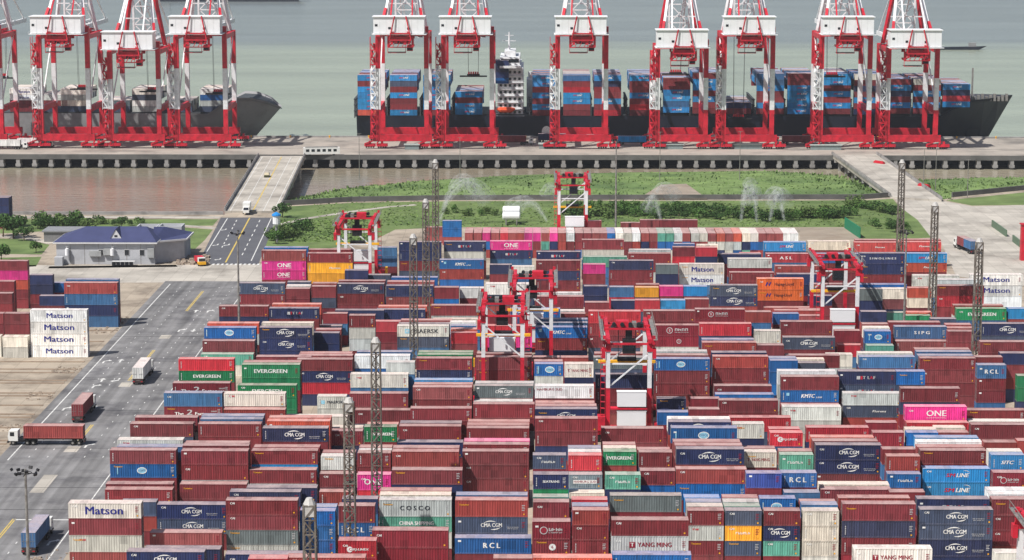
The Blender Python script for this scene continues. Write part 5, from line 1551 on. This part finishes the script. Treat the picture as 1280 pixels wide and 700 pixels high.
# far vessels
fs = empty('cargo_barge', P(285, 1.5, WZ)); tag(fs, 'long dark cargo barge far out at the top of the water', 'ship')
b = MB(); b.poly([(-75,-8,0),(70,-8,0),(78,-8,7),(-78,-8,6)]); b.poly([(-75,8,0),(-78,8,6),(78,8,7),(70,8,0)]); b.poly([(-78,-8,6),(78,-8,7),(78,8,7),(-78,8,6)]); b.quad((70,-8,0),(70,8,0),(78,8,7),(78,-8,7)); b.quad((-75,8,0),(-75,-8,0),(-78,-8,6),(-78,8,6)); b.build('hull', M_HULLK, fs)
b = MB(); b.box(-72,-58,-6,6,6.4,16); b.box(-40,60,-5,5,6.6,8.2); b.build('deckhouse', M_HULLG, fs)
bt = empty('work_boat', P(1202, 62, WZ)); tag(bt, 'small dark boat moving across the open water', 'boat')
b = MB(); b.poly([(-17,-2.4,0),(12,-2.4,0),(18,0,2.6),(12,-2.6,2.2),(-17,-2.6,1.7)]); b.poly([(-17,2.4,0),(-17,2.6,1.7),(12,2.6,2.2),(18,0,2.6),(12,2.4,0)]); b.poly([(-17,-2.6,1.7),(12,-2.6,2.2),(18,0,2.6),(12,2.6,2.2),(-17,2.6,1.7)]); b.quad((-17,2.4,0),(-17,-2.4,0),(-17,-2.6,1.7),(-17,2.6,1.7)); b.build('hull', M_HULLK, bt)
b = MB(); b.box(5,10,-1.8,1.8,2.0,5.0); b.build('wheelhouse', M_HULLG, bt)

# ------------------------------------------------------------------ vehicles
def ordw2(n): return ORD[n] if n <= 20 else 'twenty-'+ORD[n-20]
M_CABW = mat('cab_white', (226, 226, 222), 0.4, 0.05); M_CHAS = mat('trailer_frame', (70, 56, 54), 0.6, 0.2)
def make_truck(lab, loc, rz, cabm, trailer=True):
    """terminal tractor with a skeletal trailer, nose towards +X, origin on the ground under the trailer's middle"""
    root = empty('container_truck', loc, rz); tag(root, lab, 'truck', 'container trucks')
    c = MB()
    prof = [(7.3,0.9),(9.2,0.9),(9.35,1.9),(9.1,3.0),(7.3,3.05)]
    n = len(prof)
    c.poly([(x,-1.2,z) for x,z in prof]); c.poly([(x,1.2,z) for x,z in prof[::-1]])
    for i in range(n):
        (xa,za),(xb_,zb_) = prof[i], prof[(i+1)%n]; c.quad((xb_,-1.2,zb_),(xa,-1.2,za),(xa,1.2,za),(xb_,1.2,zb_))
    cab = c.build('cab', cabm, root)
    w = MB(); w.quad((9.37,-1.0,1.95),(9.37,1.0,1.95),(9.16,1.0,2.85),(9.16,-1.0,2.85)); w.build('windscreen', M_GLASS, cab)
    for s in (-1, 1):
        w = MB(); w.box(8.0,8.9,s*1.205-0.004,s*1.205+0.004,1.9,2.75); w.build('side_window', M_GLASS, cab)
    b = MB(); b.box(3.6,9.2,-0.5,0.5,0.62,0.95); b.box(5.6,7.1,-1.0,1.0,0.96,1.5); b.box(9.2,9.5,-1.2,1.2,0.5,0.88); b.build('tractor_chassis', M_BLACK, root)
    b = MB()
    for s in (-1, 1): b.box(-6.2,6.2,s*0.55-0.12,s*0.55+0.12,1.12,1.42)
    for x in (-6.0,-2.0,2.0,6.0): b.box(x-0.15,x+0.15,-1.2,1.2,1.16,1.46)
    b.box(-6.3,-6.2,-1.2,1.2,0.6,1.1); b.build('trailer_frame', M_CHAS, root)
    wh = MB(); wh.tube([(0,-0.16,0),(0,0.16,0)], 0.5, 12, 0); wh.tube([(0,-0.165,0),(0,0.165,0)], 0.25, 8, 1); wm = wh.mesh('wheel', [M_TYRE, M_STEEL])
    for x in (-5.2,-3.9,4.2,5.4,8.3):
        for s in (-1, 1): link('wheel', wm, root, (x, s*1.02, 0.5))
    for s in (-1, 1):
        t = MB(); t.box(-6.33,-6.3,s*0.9-0.2,s*0.9+0.2,0.75,0.95); t.build('tail_light', M_RED, root)
    return root
def load_box(lab, loc, rz, L, ch, off=0.0):
    o = link('trailer_container', CME[L, 0], None, (loc[0]+math.cos(rz)*off, loc[1]+math.sin(rz)*off, loc[2]+1.47), rz)
    o.color = paint(ch, 0.05); tag(o, lab, 'container', 'containers on trucks')
    for e in (-1, 1):
        if e > 0 and L != 2: continue
        for s in (-1, 1):
            d = link('door', DME[0], o, (e*(CLEN[L]/2-0.012), 0, 0), 0.0 if e > 0 else math.pi); d.scale = (1, s, 1); d.color = o.color
q = P(67, 557); make_truck('truck with white cab turning across the yard road with a brick-red box', (q.x, q.y+1.2, 0.03), math.pi, M_CABW); load_box('brick-red container on the truck with the white cab', (q.x, q.y+1.2, 0.03), math.pi, 4, 'b')
q = P(97, 529); make_truck('truck behind the turning truck carrying a maroon box away', (q.x, q.y+6.1, 0.03), math.pi/2, M_CABW); load_box('maroon container on the truck driving away behind the turning truck', (q.x, q.y+6.1, 0.03), math.pi/2, 4, 'm')
q = P(172.5, 481.5); make_truck('truck on the yard road carrying two short white boxes', (q.x, q.y+6.1, 0.03), math.pi/2, M_CABW)
for s in (-1, 1): load_box(['','front short white container on the truck on the yard road','rear short white container on the truck on the yard road'][s], (q.x, q.y+6.1, 0.03), math.pi/2, 2, 'w', s*3.05)
q = P(36, 695); make_truck('truck at the lower left carrying a blue box', (q.x, q.y+6.1, 0.03), math.pi/2, M_CABW); load_box('blue container on the truck at the lower left', (q.x, q.y+6.1, 0.03), math.pi/2, 4, 'u')
q = P(1213, 318); make_truck('truck at the right junction carrying a short maroon and blue load', (q.x, q.y+6, 0.03), math.radians(100), M_CABW)
for s, ch, lb in ((1, 'm', 'maroon short container on the truck at the junction'), (-1, 'u', 'blue short container on the truck at the junction')): load_box(lb, (q.x, q.y+6, 0.03), math.radians(100), 2, ch, s*3.05)
for i, (x, y, ch, rz) in enumerate(((40,184.5,'w',0.0),(8,186.5,'w',0.0),(640,181,'m',0.0),(790,181.5,'c',0.0),(995,181,'m',0.0),(690,178.5,'d',0.0))):
    q = P(x, y, 0.3); make_truck(f'quay truck carrying a {CNAME[ch]} box near the {["left tall crane","left picture edge","ship bridge tower","middle crane","tall right crane","middle crane legs"][i]}', (q.x, q.y, 0.31), rz, M_CABW); load_box(f'{CNAME[ch]} container on a truck on the quay near the {["left tall crane","left picture edge","ship bridge tower","middle crane","tall right crane","middle crane legs"][i]}', (q.x, q.y, 0.31), rz, 4, ch)
bol = MB(); bol.tube([(0,0,0),(0,0,0.7),(0,0,0.72),(0,0,0.95)], [0.3,0.26,0.45,0.4], 8); bol_me = bol.mesh('bollard', M_YEL)
for i in range(26):
    x = 20+i*49; tag(link('bollard', bol_me, None, (PX(x, 1082.5, 0.5), 1082.5, 0.3)), f'mooring bollard on the far quay edge, {ordw2(i+1)} from the left', 'bollard', 'mooring bollards')
# box van on the bridge
q = P(307.5, 268, 0.36); v = empty('box_van', (q.x, q.y, 0.38), math.radians(3)); tag(v, 'white box van driving off the narrow bridge', 'van')
b = MB(); b.box(-1.25,1.25,1.9,8.4,1.0,3.6); b.build('cargo_box', M_CABW, v)
b = MB(); b.poly([(-1.05,0.0,0.5),(1.05,0.0,0.5),(1.05,-0.0,1.4),(-1.05,0.0,1.4)]); b.quad((-1.05,0,1.4),(1.05,0,1.4),(0.95,0.6,2.4),(-0.95,0.6,2.4)); b.quad((-0.95,0.6,2.4),(0.95,0.6,2.4),(0.95,1.85,2.45),(-0.95,1.85,2.45))
for s in (-1,1): b.poly([(s*1.05,0,0.5),(s*1.05,1.85,0.5),(s*0.95,1.85,2.45),(s*0.95,0.6,2.4),(s*1.05,0,1.4)])
b.build('cab', M_CABW, v); b = MB(); b.quad((-0.9,-0.01,1.5),(0.9,-0.01,1.5),(0.84,0.5,2.3),(-0.84,0.5,2.3)); b.build('windscreen', M_GLASS, v)
b = MB(); b.box(-1.0,1.0,0.2,8.2,0.55,0.99); b.build('chassis', M_BLACK, v)
for y in (1.0, 6.6):
    for s in (-1,1): w = MB(); w.tube([(s*1.0-0.15,y,0.45),(s*1.0+0.15,y,0.45)],0.45,10); w.build('wheel', M_TYRE, v)
# pick-up on the bridge
q = P(333, 223, 0.36); v = empty('pickup_truck', (q.x, q.y, 0.38), math.radians(3)); tag(v, 'dark green pickup truck on the narrow bridge', 'pickup'); mg = mat('pickup_green', (74, 76, 52), 0.4)
b = MB(); b.box(-0.95,0.95,0,5.6,0.55,1.15); b.box(-0.95,-0.85,3.2,5.6,1.15,1.6); b.box(0.85,0.95,3.2,5.6,1.15,1.6); b.box(-0.95,0.95,5.5,5.6,1.15,1.6); b.build('body', mg, v)
b = MB(); b.quad((-0.9,1.1,1.16),(0.9,1.1,1.16),(0.8,1.7,1.95),(-0.8,1.7,1.95)); b.quad((-0.8,1.7,1.95),(0.8,1.7,1.95),(0.8,3.0,1.95),(-0.8,3.0,1.95)); b.quad((0.9,3.2,1.16),(-0.9,3.2,1.16),(-0.8,3.0,1.95),(0.8,3.0,1.95))
for s in (-1,1): b.quad((s*0.9,1.1,1.16),(s*0.9,3.2,1.16),(s*0.8,3.0,1.95),(s*0.8,1.7,1.95))
b.build('cab', mat('pickup_sand', (190,178,150), 0.4), v)
for y in (1.0,4.6):
    for s in (-1,1): w = MB(); w.tube([(s*0.85-0.12,y,0.4),(s*0.85+0.12,y,0.4)],0.4,10); w.build('wheel', M_TYRE, v)
# coach parked on the quay
q = P(402, 194, 0.3); v = empty('coach', (q.x, q.y, 0.32), math.radians(9)); tag(v, 'long white coach parked at the quay end of the narrow bridge', 'coach')
b = MB(); b.box(-7.6,7.6,-1.3,1.3,0.55,3.3); b.build('body', M_CABW, v)
for k in range(6): w = MB(); w.box(-6.6+k*2.3,-5.2+k*2.3,-1.32,-1.305,1.6,2.7); w.build('window', M_GLASS, v)
b = MB(); b.box(-6.8,6.8,-1.0,1.0,3.31,3.6); b.build('roof_unit', M_STEEL, v)
for x in (-5,5):
    for s in (-1,1): w = MB(); w.tube([(x,s*1.15-0.14,0.5),(x,s*1.15+0.14,0.5)],0.5,10); w.build('wheel', M_TYRE, v)
# small utility truck with red body near the crossing
q = P(253, 333); v = empty('utility_truck', (q.x, q.y, 0.03), math.radians(20)); tag(v, 'red and yellow utility truck by the rubble at the crossing', 'truck')
b = MB(); b.box(-1.2,1.2,2.0,6.2,1.0,2.4); b.build('bed', M_RED, v); b = MB(); b.box(-1.1,1.1,-0.2,1.9,0.5,1.3); b.build('nose', M_YEL, v); b = MB(); b.box(-1.05,1.05,0.3,1.8,1.31,2.5); b.build('cab', M_CABW, v); b = MB(); b.box(-0.95,0.95,0.25,0.29,1.5,2.3); b.build('windscreen', M_GLASS, v)
for y in (0.8,4.8):
    for s in (-1,1): w = MB(); w.tube([(s*1.0-0.15,y,0.45),(s*1.0+0.15,y,0.45)],0.45,10); w.build('wheel', M_TYRE, v)
rb = MB()
for i in range(110):
    q = P(R.uniform(222, 262), R.uniform(320, 331)); s = R.uniform(0.15, 0.6); rb.box(q.x-s, q.x+s, q.y-s*2, q.y+s, 0, s*1.1)
tag(rb.build('rubble', M_RUB), 'heap of broken stone beside the utility truck at the crossing', 'rubble', kind='stuff')

# ------------------------------------------------------------------ pale building with blue hipped roof
M_ROOF = mat('blue_roof', (64, 69, 104), 0.6, 0.10, 0.3); M_BW = mat('pale_render', (178, 180, 184), 0.8, 0.08, 0.25, dark=(150,150,154), dscale=0.2, damt=0.5); M_BT = mat('eaves_white', (206, 206, 206), 0.7, 0.05)
q0 = P(71, 330.5); q1 = P(194, 330.5); bx, by = q0.x, q0.y; Lb = q1.x-q0.x
bd = empty('office_building', ((q0.x+q1.x)/2, by+8, 0)); tag(bd, 'pale office building with a dark blue hipped roof beside the channel', 'building')
def bp(name, b, m, par=None):
    o = b.build(name, m, par or bd)
    if par is None: o.location = (-bd.location.x, -bd.location.y, 0)
    return o
hE = 6.4
b = MB(); b.box(bx, bx+Lb, by, by+17, 0, hE); wl = bp('wall', b, M_BW)
wx0, wx1 = bx+Lb, bx+Lb+7.6
b = MB(); b.poly([(wx0,by+3,0),(wx1,by+9,0),(wx1,by+9,hE),(wx0,by+3,hE)]); b.poly([(wx1,by+9,0),(wx1,by+22,0),(wx1,by+22,hE),(wx1,by+9,hE)]); b.poly([(wx1,by+22,0),(wx0,by+22,0),(wx0,by+22,hE),(wx1,by+22,hE)]); bp('wing_wall', b, M_BW)
def slab(name, z0, z1, g, m): 
    b = MB(); b.box(bx-g, bx+Lb+g, by-g, by+17+g, z0, z1); return bp(name, b, m)
slab('eaves', hE+0.003, hE+0.42, 0.9, M_BT)
e0, e1, f0, f1 = bx-0.8, bx+Lb+0.8, by-0.8, by+17.8; zr = 10.4; zE = hE+0.43; rg = 8.5
b = MB(); A, B, C, D_ = (e0,f0,zE),(e1,f0,zE),(e1,f1,zE),(e0,f1,zE); E_, F_ = (e0+rg,(f0+f1)/2,zr),(e1-rg+4,(f0+f1)/2,zr)
b.poly([A,B,F_,E_]); b.poly([B,C,F_]); b.poly([C,D_,E_,F_]); b.poly([D_,A,E_]); rf = bp('roof', b, M_ROOF)
b = MB(); wz = zE-0.2; b.poly([(wx0-1,by+2.2,wz),(wx1+0.8,by+8.4,wz),(wx1+0.8,by+22.8,wz),((wx0+wx1)/2-3,by+15,zr-1.0)]); b.poly([(wx0-1,by+2.2,wz),((wx0+wx1)/2-3,by+15,zr-1.0),(wx0-2,by+12,zr-0.6)]); bp('wing_roof', b, M_ROOF)
b = MB(); b.bar((wx0-1,by+2.1,wz-0.15),(wx1+0.8,by+8.3,wz-0.15),0.3,0.5); b.bar((wx1+0.9,by+8.3,wz-0.15),(wx1+0.9,by+22.8,wz-0.15),0.3,0.5); bp('wing_eaves', b, M_BT)
# dormer, seams, windows, doors, vents
dx = bx+Lb*0.60; dy = f0+2.4
b = MB(); b.poly([(dx-1.7,dy,zE+0.9),(dx+1.7,dy,zE+0.9),(dx,dy,zE+3.6)]); dm = bp('dormer', b, M_BT)
b = MB(); b.poly([(dx+1.75,dy-0.2,zE+0.85),(dx,dy-0.2,zE+3.75),(dx,dy+8,zE+3.75),(dx+1.75,dy+3,zE+0.85)][::-1]); b.poly([(dx-1.75,dy-0.2,zE+0.85),(dx,dy-0.2,zE+3.75),(dx,dy+8,zE+3.75),(dx-1.75,dy+3,zE+0.85)]); b.build('dormer_roof', M_ROOF, dm)
b = MB(); b.box(dx-0.45,dx+0.45,dy-0.06,dy-0.01,zE+1.3,zE+1.9); b.build('dormer_window', M_GLASS, dm)
for px_ in (126, 158.5, 177.5):
    X = PX(px_, by, 4); w0 = 0.75
    b = MB(); b.box(X-w0,X+w0,by-0.12,by-0.004,2.8,4.6); wf = bp('window', b, M_BT)
    b = MB(); b.box(X-w0+0.1,X+w0-0.1,by-0.16,by-0.121,2.9,4.5); b.build('pane', M_GLASS, wf)
for i, (xa, xb_, za, zb_) in enumerate(((112,127,2.6,4.2),(130,142,3.0,4.9),(185,193,2.2,5.0))):
    b = MB(); b.box(PX(xa,by,3),PX(xb_,by,3),by-0.9,by-0.005,za,zb_); bp('wall_cabinet', b, mat('cabinet_grey',(158,160,160),0.7))
b = MB()
for k in range(5): X = PX(143.5+k*5.4, by, 1); b.box(X-0.5,X+0.5,by-2.2,by-1.2,0.05,1.15)
bp('air_unit', b, M_BLACK); b = MB(); X = PX(141.5,by,1); b.box(X,X+6.8,by-2.4,by-1.0,1.16,1.35); bp('air_unit_canopy', b, M_BT)
for px_ in (84.5, 141):
    X = PX(px_, by, 4.5); b = MB(); b.tube([(X,by-1.0,2.9),(X,by-1.0,4.9),(X,by-0.7,5.4)], [0.6,0.6,0.45], 10); bp('vent_duct', b, M_PANEL)
b = MB(); b.box(PX(68,by-3,1), PX(78,by-3,1), by-3, by-0.5, 0, 2.6); bp('porch', b, M_BW)
for k in range(1, 7): X = bx+Lb*k/7; b = MB(); b.box(X-0.06,X+0.06,by-0.05,by-0.003,0,hE); bp('wall_joint', b, M_STEEL)
# flat annex behind
an = empty('annex_building', (PX(190, by+20, 8), by+19, 0)); tag(an, 'flat roofed grey annex behind the blue roofed building', 'building')
b = MB()
for (xa, xb_, ya, yb_) in ((-5,1.5,0,8),(1.7,9,2,9)):
    b.box(xa,xb_,ya,yb_,0,6.4); b.box(xa,xb_,ya,ya+0.4,6.401,8.6); b.box(xa,xb_,yb_-0.4,yb_,6.401,8.6); b.box(xa,xa+0.4,ya+0.4,yb_-0.4,6.401,8.6); b.box(xb_-0.4,xb_,ya+0.4,yb_-0.4,6.401,8.6)
b.build('wall', M_BW, an)
q = P(66, 306); lw = empty('low_shed', (q.x, q.y+6, 0)); tag(lw, 'long low grey shed left of the blue roofed building', 'shed'); b = MB(); b.box(-4,10,0,9,0,3.2); b.build('wall', mat('shed_grey',(120,120,120),0.8), lw); b = MB(); b.box(-4.5,10.5,-0.5,9.5,3.21,3.7); b.build('roof', mat('shed_top',(132,134,138),0.8), lw)
# white storage tanks behind the far rows
q = P(639, 283, 0)
for k in range(2):
    r_ = empty('storage_tank', (q.x, q.y+4+k*4, 0)); tag(r_, ['near white horizontal storage tank behind the end-on boxes', 'far white horizontal storage tank behind the end-on boxes'][k], 'tank')
    b = MB(); b.tube([(-3.0,0,3.0+k*1.4),(-2.7,0,3.0+k*1.4),(2.7,0,3.0+k*1.4),(3.0,0,3.0+k*1.4)], [0.9,1.4,1.4,0.9], 14); b.build('shell', M_PANEL, r_, smooth=False)
    for x in (-1.8, 1.8): b = MB(); b.box(x-0.2,x+0.2,-1.1,1.1,0,1.9+k*1.4); b.build('saddle', M_STEEL, r_)
# green screen wall and kerb yard at the right
wall_run('screen_wall', px((1056,285),(1075,298)), 3.6, 0.3, mat('green_screen',(34,120,88),0.6), 'green screen wall at the corner of the bare earth lot', 0)
wall_run('screen_wall', px((1240,283),(1258,296)), 2.2, 0.4, mat('green_panel',(92,112,92),0.7), 'short green barrier in the right junction', 0)
wall_run('screen_wall', px((1266,302),(1284,316)), 2.2, 0.4, mat('green_panel',(92,112,92),0.7), 'short green barrier by the right picture edge', 0)
sheet('bare_lot', px((1000,284.5),(1056,284.5),(1077,299.5),(1000,299.5)), 0.02, M_DIRT)
q = P(1279, 326); b = MB(); b.box(-1.3,1.3,0,2.4,0,11); b.box(-1.6,1.6,-0.3,2.7,10.98,11.3)
tag(b.build('red_column', M_RED, None, (q.x+0.6, q.y, 0)), 'red steel column at the right picture edge by the junction', 'column')

# ------------------------------------------------------------------ vegetation
def leaf_mat(name, c):
    m = mat(name, c, 0.8, 0.45, 0.9, obj=True); return m
M_LEAF = [leaf_mat('leaves_dark', (56,84,38)), leaf_mat('leaves_mid', (70,102,44)), leaf_mat('leaves_olive', (82,104,52))]
M_BARK = mat('bark', (86,72,58), 0.9, 0.2)
def crown(seed, rx, rz, n, m, z0):
    r = random.Random(seed); b = MB(); lobes = [(r.gauss(0,0.45)*rx, r.gauss(0,0.45)*rx, z0+rz*(0.55+r.random()*0.8), rx*r.uniform(0.4,0.62)) for _ in range(8)]
    for i in range(n):
        lx, ly, lz, lr = r.choice(lobes); d = Vector((r.gauss(0,1), r.gauss(0,1), r.gauss(0,0.85))).normalized()
        p = Vector((lx,ly,lz)) + d*lr*(0.72+0.34*r.random())
        if p.z < 0.15: continue
        s = r.uniform(0.16,0.36)*max(0.8, rx*0.35); u = Vector((r.gauss(0,1), r.gauss(0,1), r.gauss(0,1))).normalized(); nrm = (d+u*0.7).normalized(); t = nrm.cross(Vector((0.3,0.2,1))).normalized(); w = nrm.cross(t)
        b.quad(p-t*s-w*s*0.7, p+t*s-w*s*0.6, p+t*s*0.8+w*s*0.7, p-t*s+w*s*0.6)
    return b.mesh('crown', m)
bush_me = [crown(20+i, 2.0+0.3*(i % 3), 1.6+0.25*(i % 2), 380, M_LEAF[i % 3], 0.3) for i in range(6)]
stem = MB(); stem.tube([(0,0,0),(0.05,0,1.1)], [0.14,0.08], 6); stem.tube([(0,0,0.5),(0.6,0.3,1.5)],[0.08,0.04],5); stem_me = stem.mesh('stem', M_BARK)
tree_me = [crown(50+i, 3.0, 2.8, 900, M_LEAF[i % 2], 2.2) for i in range(2)]
trk = MB(); trk.tube([(0,0,0),(0.1,0,1.6),(0,0.1,4.2)], [0.26,0.2,0.1], 8)
for a in range(4): trk.tube([(0.05,0,1.8+a*0.3),(1.5*math.cos(a*1.7),1.5*math.sin(a*1.7),3.4+a*0.35)],[0.1,0.04],5)
trunk_me = trk.mesh('trunk', M_BARK)
def bush(x, y, s, lab, grp):
    q = P(x, y); o = empty('shrub', (q.x, q.y, 0), R.uniform(0, 6.28)); o.scale = (s*R.uniform(0.9,1.25), s*R.uniform(0.9,1.2), s*R.uniform(0.8,1.15))
    link('crown', R.choice(bush_me), o); link('stem', stem_me, o); tag(o, lab, 'shrub', grp)
_T = {2:'twenty',3:'thirty',4:'forty',5:'fifty'}
def ordw(n): return ORD[n] if n <= 20 else ((_T[n//10]+'-'+ORD[n % 10]) if n % 10 else _T[n//10][:-1]+'ieth')
rows_ = [((705,270.5),(1062,272.5),58,1.0,'dark shrub in the long hedge row on the field','shrubs of the hedge row'), ((720,262),(900,263),26,0.9,'dark shrub in the rear clump along the flood wall','shrubs along the flood wall'), ((560,268),(640,270),9,0.7,'low shrub in the mist near the left sprinkler','shrubs near the left sprinkler'),
         ((1062,258),(1118,268),15,0.9,'grey green shrub in the loose clump by the wide bridge','shrubs by the wide bridge'), ((1090,283),(1135,290),6,0.8,'shrub on the lawn below the corner tower','shrubs below the corner tower'), ((45,283),(110,283),13,1.1,'round shrub behind the left lawn','shrubs behind the left lawn'), ((112,281),(172,281),7,0.7,'shrub in the row behind the blue roof','shrubs behind the blue roof'), ((342,300),(382,288),12,1.0,'shrub in the clump beside the bridge ramp','shrubs beside the bridge ramp')]
for (xa,ya),(xb_,yb_),n,s,lab,grp in rows_:
    for i in range(n):
        t = (i+R.uniform(-0.4,0.4))/max(1,n-1); bush(xa+(xb_-xa)*t, ya+(yb_-ya)*t+R.gauss(0,1.6), s*R.uniform(0.75,1.2), lab.replace('shrub', f'shrub, {ordw(i+1)} from the left', 1), grp)
TR = [(17,298,1.15,'big round tree at the left edge, right one of the pair'),(4,296,1.0,'big round tree at the left edge, left one of the pair'),(30,301,0.7,'smaller round tree in front of the left pair'),(2,326,0.7,'round tree on the lawn by the left stacks'),(353,272,0.75,'small round tree at the foot of the bridge parapet'),(345,305,0.6,'small tree beside the blue topped tank'),(1120,291,0.7,'lone tree under the corner tower'),(45,316,0.5,'little tree on the left lawn edge'),(152,286,0.6,'little tree behind the blue roof ridge')]
for i, (x, y, s, lab) in enumerate(TR):
    q = P(x, y); o = empty('tree', (q.x, q.y, 0), R.uniform(0,6)); o.scale = (s, s, s); link('crown', tree_me[i % 2], o); link('trunk', trunk_me, o); tag(o, lab, 'tree', 'round trees')
# water tower like tank by the ramp
q = P(346, 303); wt = empty('water_tank', (q.x, q.y, 0)); tag(wt, 'slender white tank with a blue top beside the bridge ramp', 'tank')
b = MB(); b.tube([(0,0,5.2),(0,0,6),(0,0,8.6)], [0.5,1.2,1.2], 12); b.build('tank_body', M_PANEL, wt); b = MB(); b.tube([(0,0,8.61),(0,0,9.1),(0,0,9.8)], [1.5,1.4,0.2], 12); b.build('blue_cap', mat('cap_blue',(40,130,200),0.5), wt); b = MB(); b.tube([(0,0,0),(0,0,5.25)], [0.45,0.45], 8); b.build('column', M_HULLG, wt)
# reed and grass tufts, uncountable
def tufts(name, lab, regions, n, hmin, hmax, m, zf):
    b = MB(); r = random.Random(name+lab)
    for i in range(n):
        x0,x1,y0,y1 = regions[i % len(regions)]; q = P(r.uniform(x0,x1), r.uniform(y0,y1)); z = zf(q); h = r.uniform(hmin,hmax); w = r.uniform(0.25,0.7); a = r.uniform(0,3.14); c, s = math.cos(a)*w, math.sin(a)*w; lx, ly = r.gauss(0,0.3), r.gauss(0,0.3)
        n0 = len(b.v); b.v += [(q.x-c,q.y-s,z-0.3),(q.x+c,q.y+s,z-0.3),(q.x+c*0.5+lx,q.y+s*0.5+ly,z+h),(q.x-c*0.7+lx,q.y-s*0.7+ly,z+h*0.8)]; b.f.append((n0,n0+1,n0+2,n0+3)); b.m.append(0)
    tag(b.build(name, m), lab, 'grass', kind='stuff')
M_TUFT = mat('grass_blades', (98,122,62), 0.9, 0.4, 0.6, obj=False)
tufts('grass_tufts', 'long grass tufts on the mown field', [(390,1120,252,283),(470,1060,262,283),(345,460,275,303)], 5000, 0.12, 0.4, M_TUFT, lambda q: 0.0)
b = MB(); r = random.Random(77)
for i in range(9000):
    vx, vy, vz = MARSHV[r.randrange(len(MARSHV))]; vx += r.uniform(-4, 4); vy += r.uniform(-2.4, 2.4)
    if vz < WZ+0.6: continue
    h = r.uniform(0.15, 0.5)*(1.7 if noise.noise(Vector((vx*0.02, vy*0.03, 0))) > 0.1 else 0.8); w = r.uniform(0.25, 0.6); a = r.uniform(0, 3.14); c, s = math.cos(a)*w, math.sin(a)*w; lx, ly = r.gauss(0, 0.35), r.gauss(0, 0.35); n0 = len(b.v)
    b.v += [(vx-c,vy-s,vz-0.6),(vx+c,vy+s,vz-0.6),(vx+c*0.5+lx,vy+s*0.5+ly,vz+h),(vx-c*0.7+lx,vy-s*0.7+ly,vz+h*0.8)]; b.f.append((n0,n0+1,n0+2,n0+3)); b.m.append(0)
tag(b.build('reed_tufts', MATS['reeds']), 'tall reeds over the marsh', 'reeds', kind='stuff')

# ------------------------------------------------------------------ sprinkler jets (falling water)
mj = bpy.data.materials.new('water_spray'); mj.use_nodes = True; nt = mj.node_tree; N = nt.nodes
tr = N.new('ShaderNodeBsdfTransparent'); df = N.new('ShaderNodeBsdfDiffuse'); df.inputs['Color'].default_value = (0.88,0.9,0.92,1); tl = N.new('ShaderNodeBsdfTranslucent'); tl.inputs['Color'].default_value = (0.88,0.9,0.92,1); ad_ = N.new('ShaderNodeMixShader'); mxs = N.new('ShaderNodeMixShader')
nt.links.new(df.outputs[0], ad_.inputs[1]); nt.links.new(tl.outputs[0], ad_.inputs[2])
nz = N.new('ShaderNodeTexNoise'); nz.inputs['Scale'].default_value = 0.7; nz.inputs['Detail'].default_value = 6; nz.inputs['Roughness'].default_value = 0.7; g_ = N.new('ShaderNodeNewGeometry'); nt.links.new(g_.outputs['Position'], nz.inputs['Vector'])
mr = N.new('ShaderNodeMapRange'); mr.inputs['From Min'].default_value = 0.38; mr.inputs['From Max'].default_value = 0.75; mr.inputs['To Min'].default_value = 0.0; mr.inputs['To Max'].default_value = 0.30; nt.links.new(nz.outputs['Fac'], mr.inputs['Value'])
nt.links.new(mr.outputs['Result'], mxs.inputs['Fac']); nt.links.new(tr.outputs[0], mxs.inputs[1]); nt.links.new(ad_.outputs[0], mxs.inputs[2]); nt.links.new(mxs.outputs[0], N['Material Output'].inputs['Surface'])
def jet(xa, ya, xb_, hgt, lab, r1=1.0):
    a = P(xa, ya); c = Vector((PX(xb_, a.y+6, 2), a.y+6, 0)); b = MB()
    pts = []
    for i in range(13):
        t = i/12*0.84; p = a.lerp(c, t); pts.append((p.x, p.y, 0.8+4*hgt*t*(1-t)*0.98))
    for f in (1.0, 0.4): b.tube(pts, [f*(0.5+3.4*r1*(i/12)**1.2) for i in range(13)], 10, cap=False)
    tag(b.build('water_jet', mj, smooth=True), lab, 'water jet', 'sprinkler jets on the field')
jet(546, 283, 622, 13.5, 'high white water jet leaning right from the left sprinkler', 0.9); jet(549, 283, 604, 15, 'steep white water jet of the left sprinkler', 0.9); jet(684, 280, 632, 6.5, 'white water jet falling left of the far yard crane', 0.9); jet(700, 262, 680, 7, 'short jet beside the far yard crane leg', 0.7); jet(806, 270, 850, 9, 'water jet beside the earth mound', 0.8); jet(826, 281, 808, 7, 'water jet dropping in front of the earth mound', 0.8)
jet(926, 280, 944, 13, 'tall narrow water jet on the field', 0.9); jet(946, 281, 934, 11, 'second tall narrow water jet on the field', 0.8); jet(962, 279, 984, 9, 'water jet fanning near the hedge end', 1.0); jet(980, 279, 960, 9.5, 'crossing water jet near the hedge end', 1.0)

# ------------------------------------------------------------------ air
hz = MB(); hz.box(-9200, 9200, -500, 14200, -11.5, 121.0)
mh = bpy.data.materials.new('haze_air'); mh.use_nodes = True; nt = mh.node_tree; nt.nodes.clear()
mo = nt.nodes.new('ShaderNodeOutputMaterial'); pv = nt.nodes.new('ShaderNodeVolumePrincipled'); pv.inputs['Color'].default_value = (0.86, 0.90, 0.95, 1); pv.inputs['Density'].default_value = 0.00006; pv.inputs['Anisotropy'].default_value = 0.2
nt.links.new(pv.outputs['Volume'], mo.inputs['Volume'])
tag(hz.build('haze', mh), 'thin pale haze lying over the whole port', 'haze', kind='stuff')
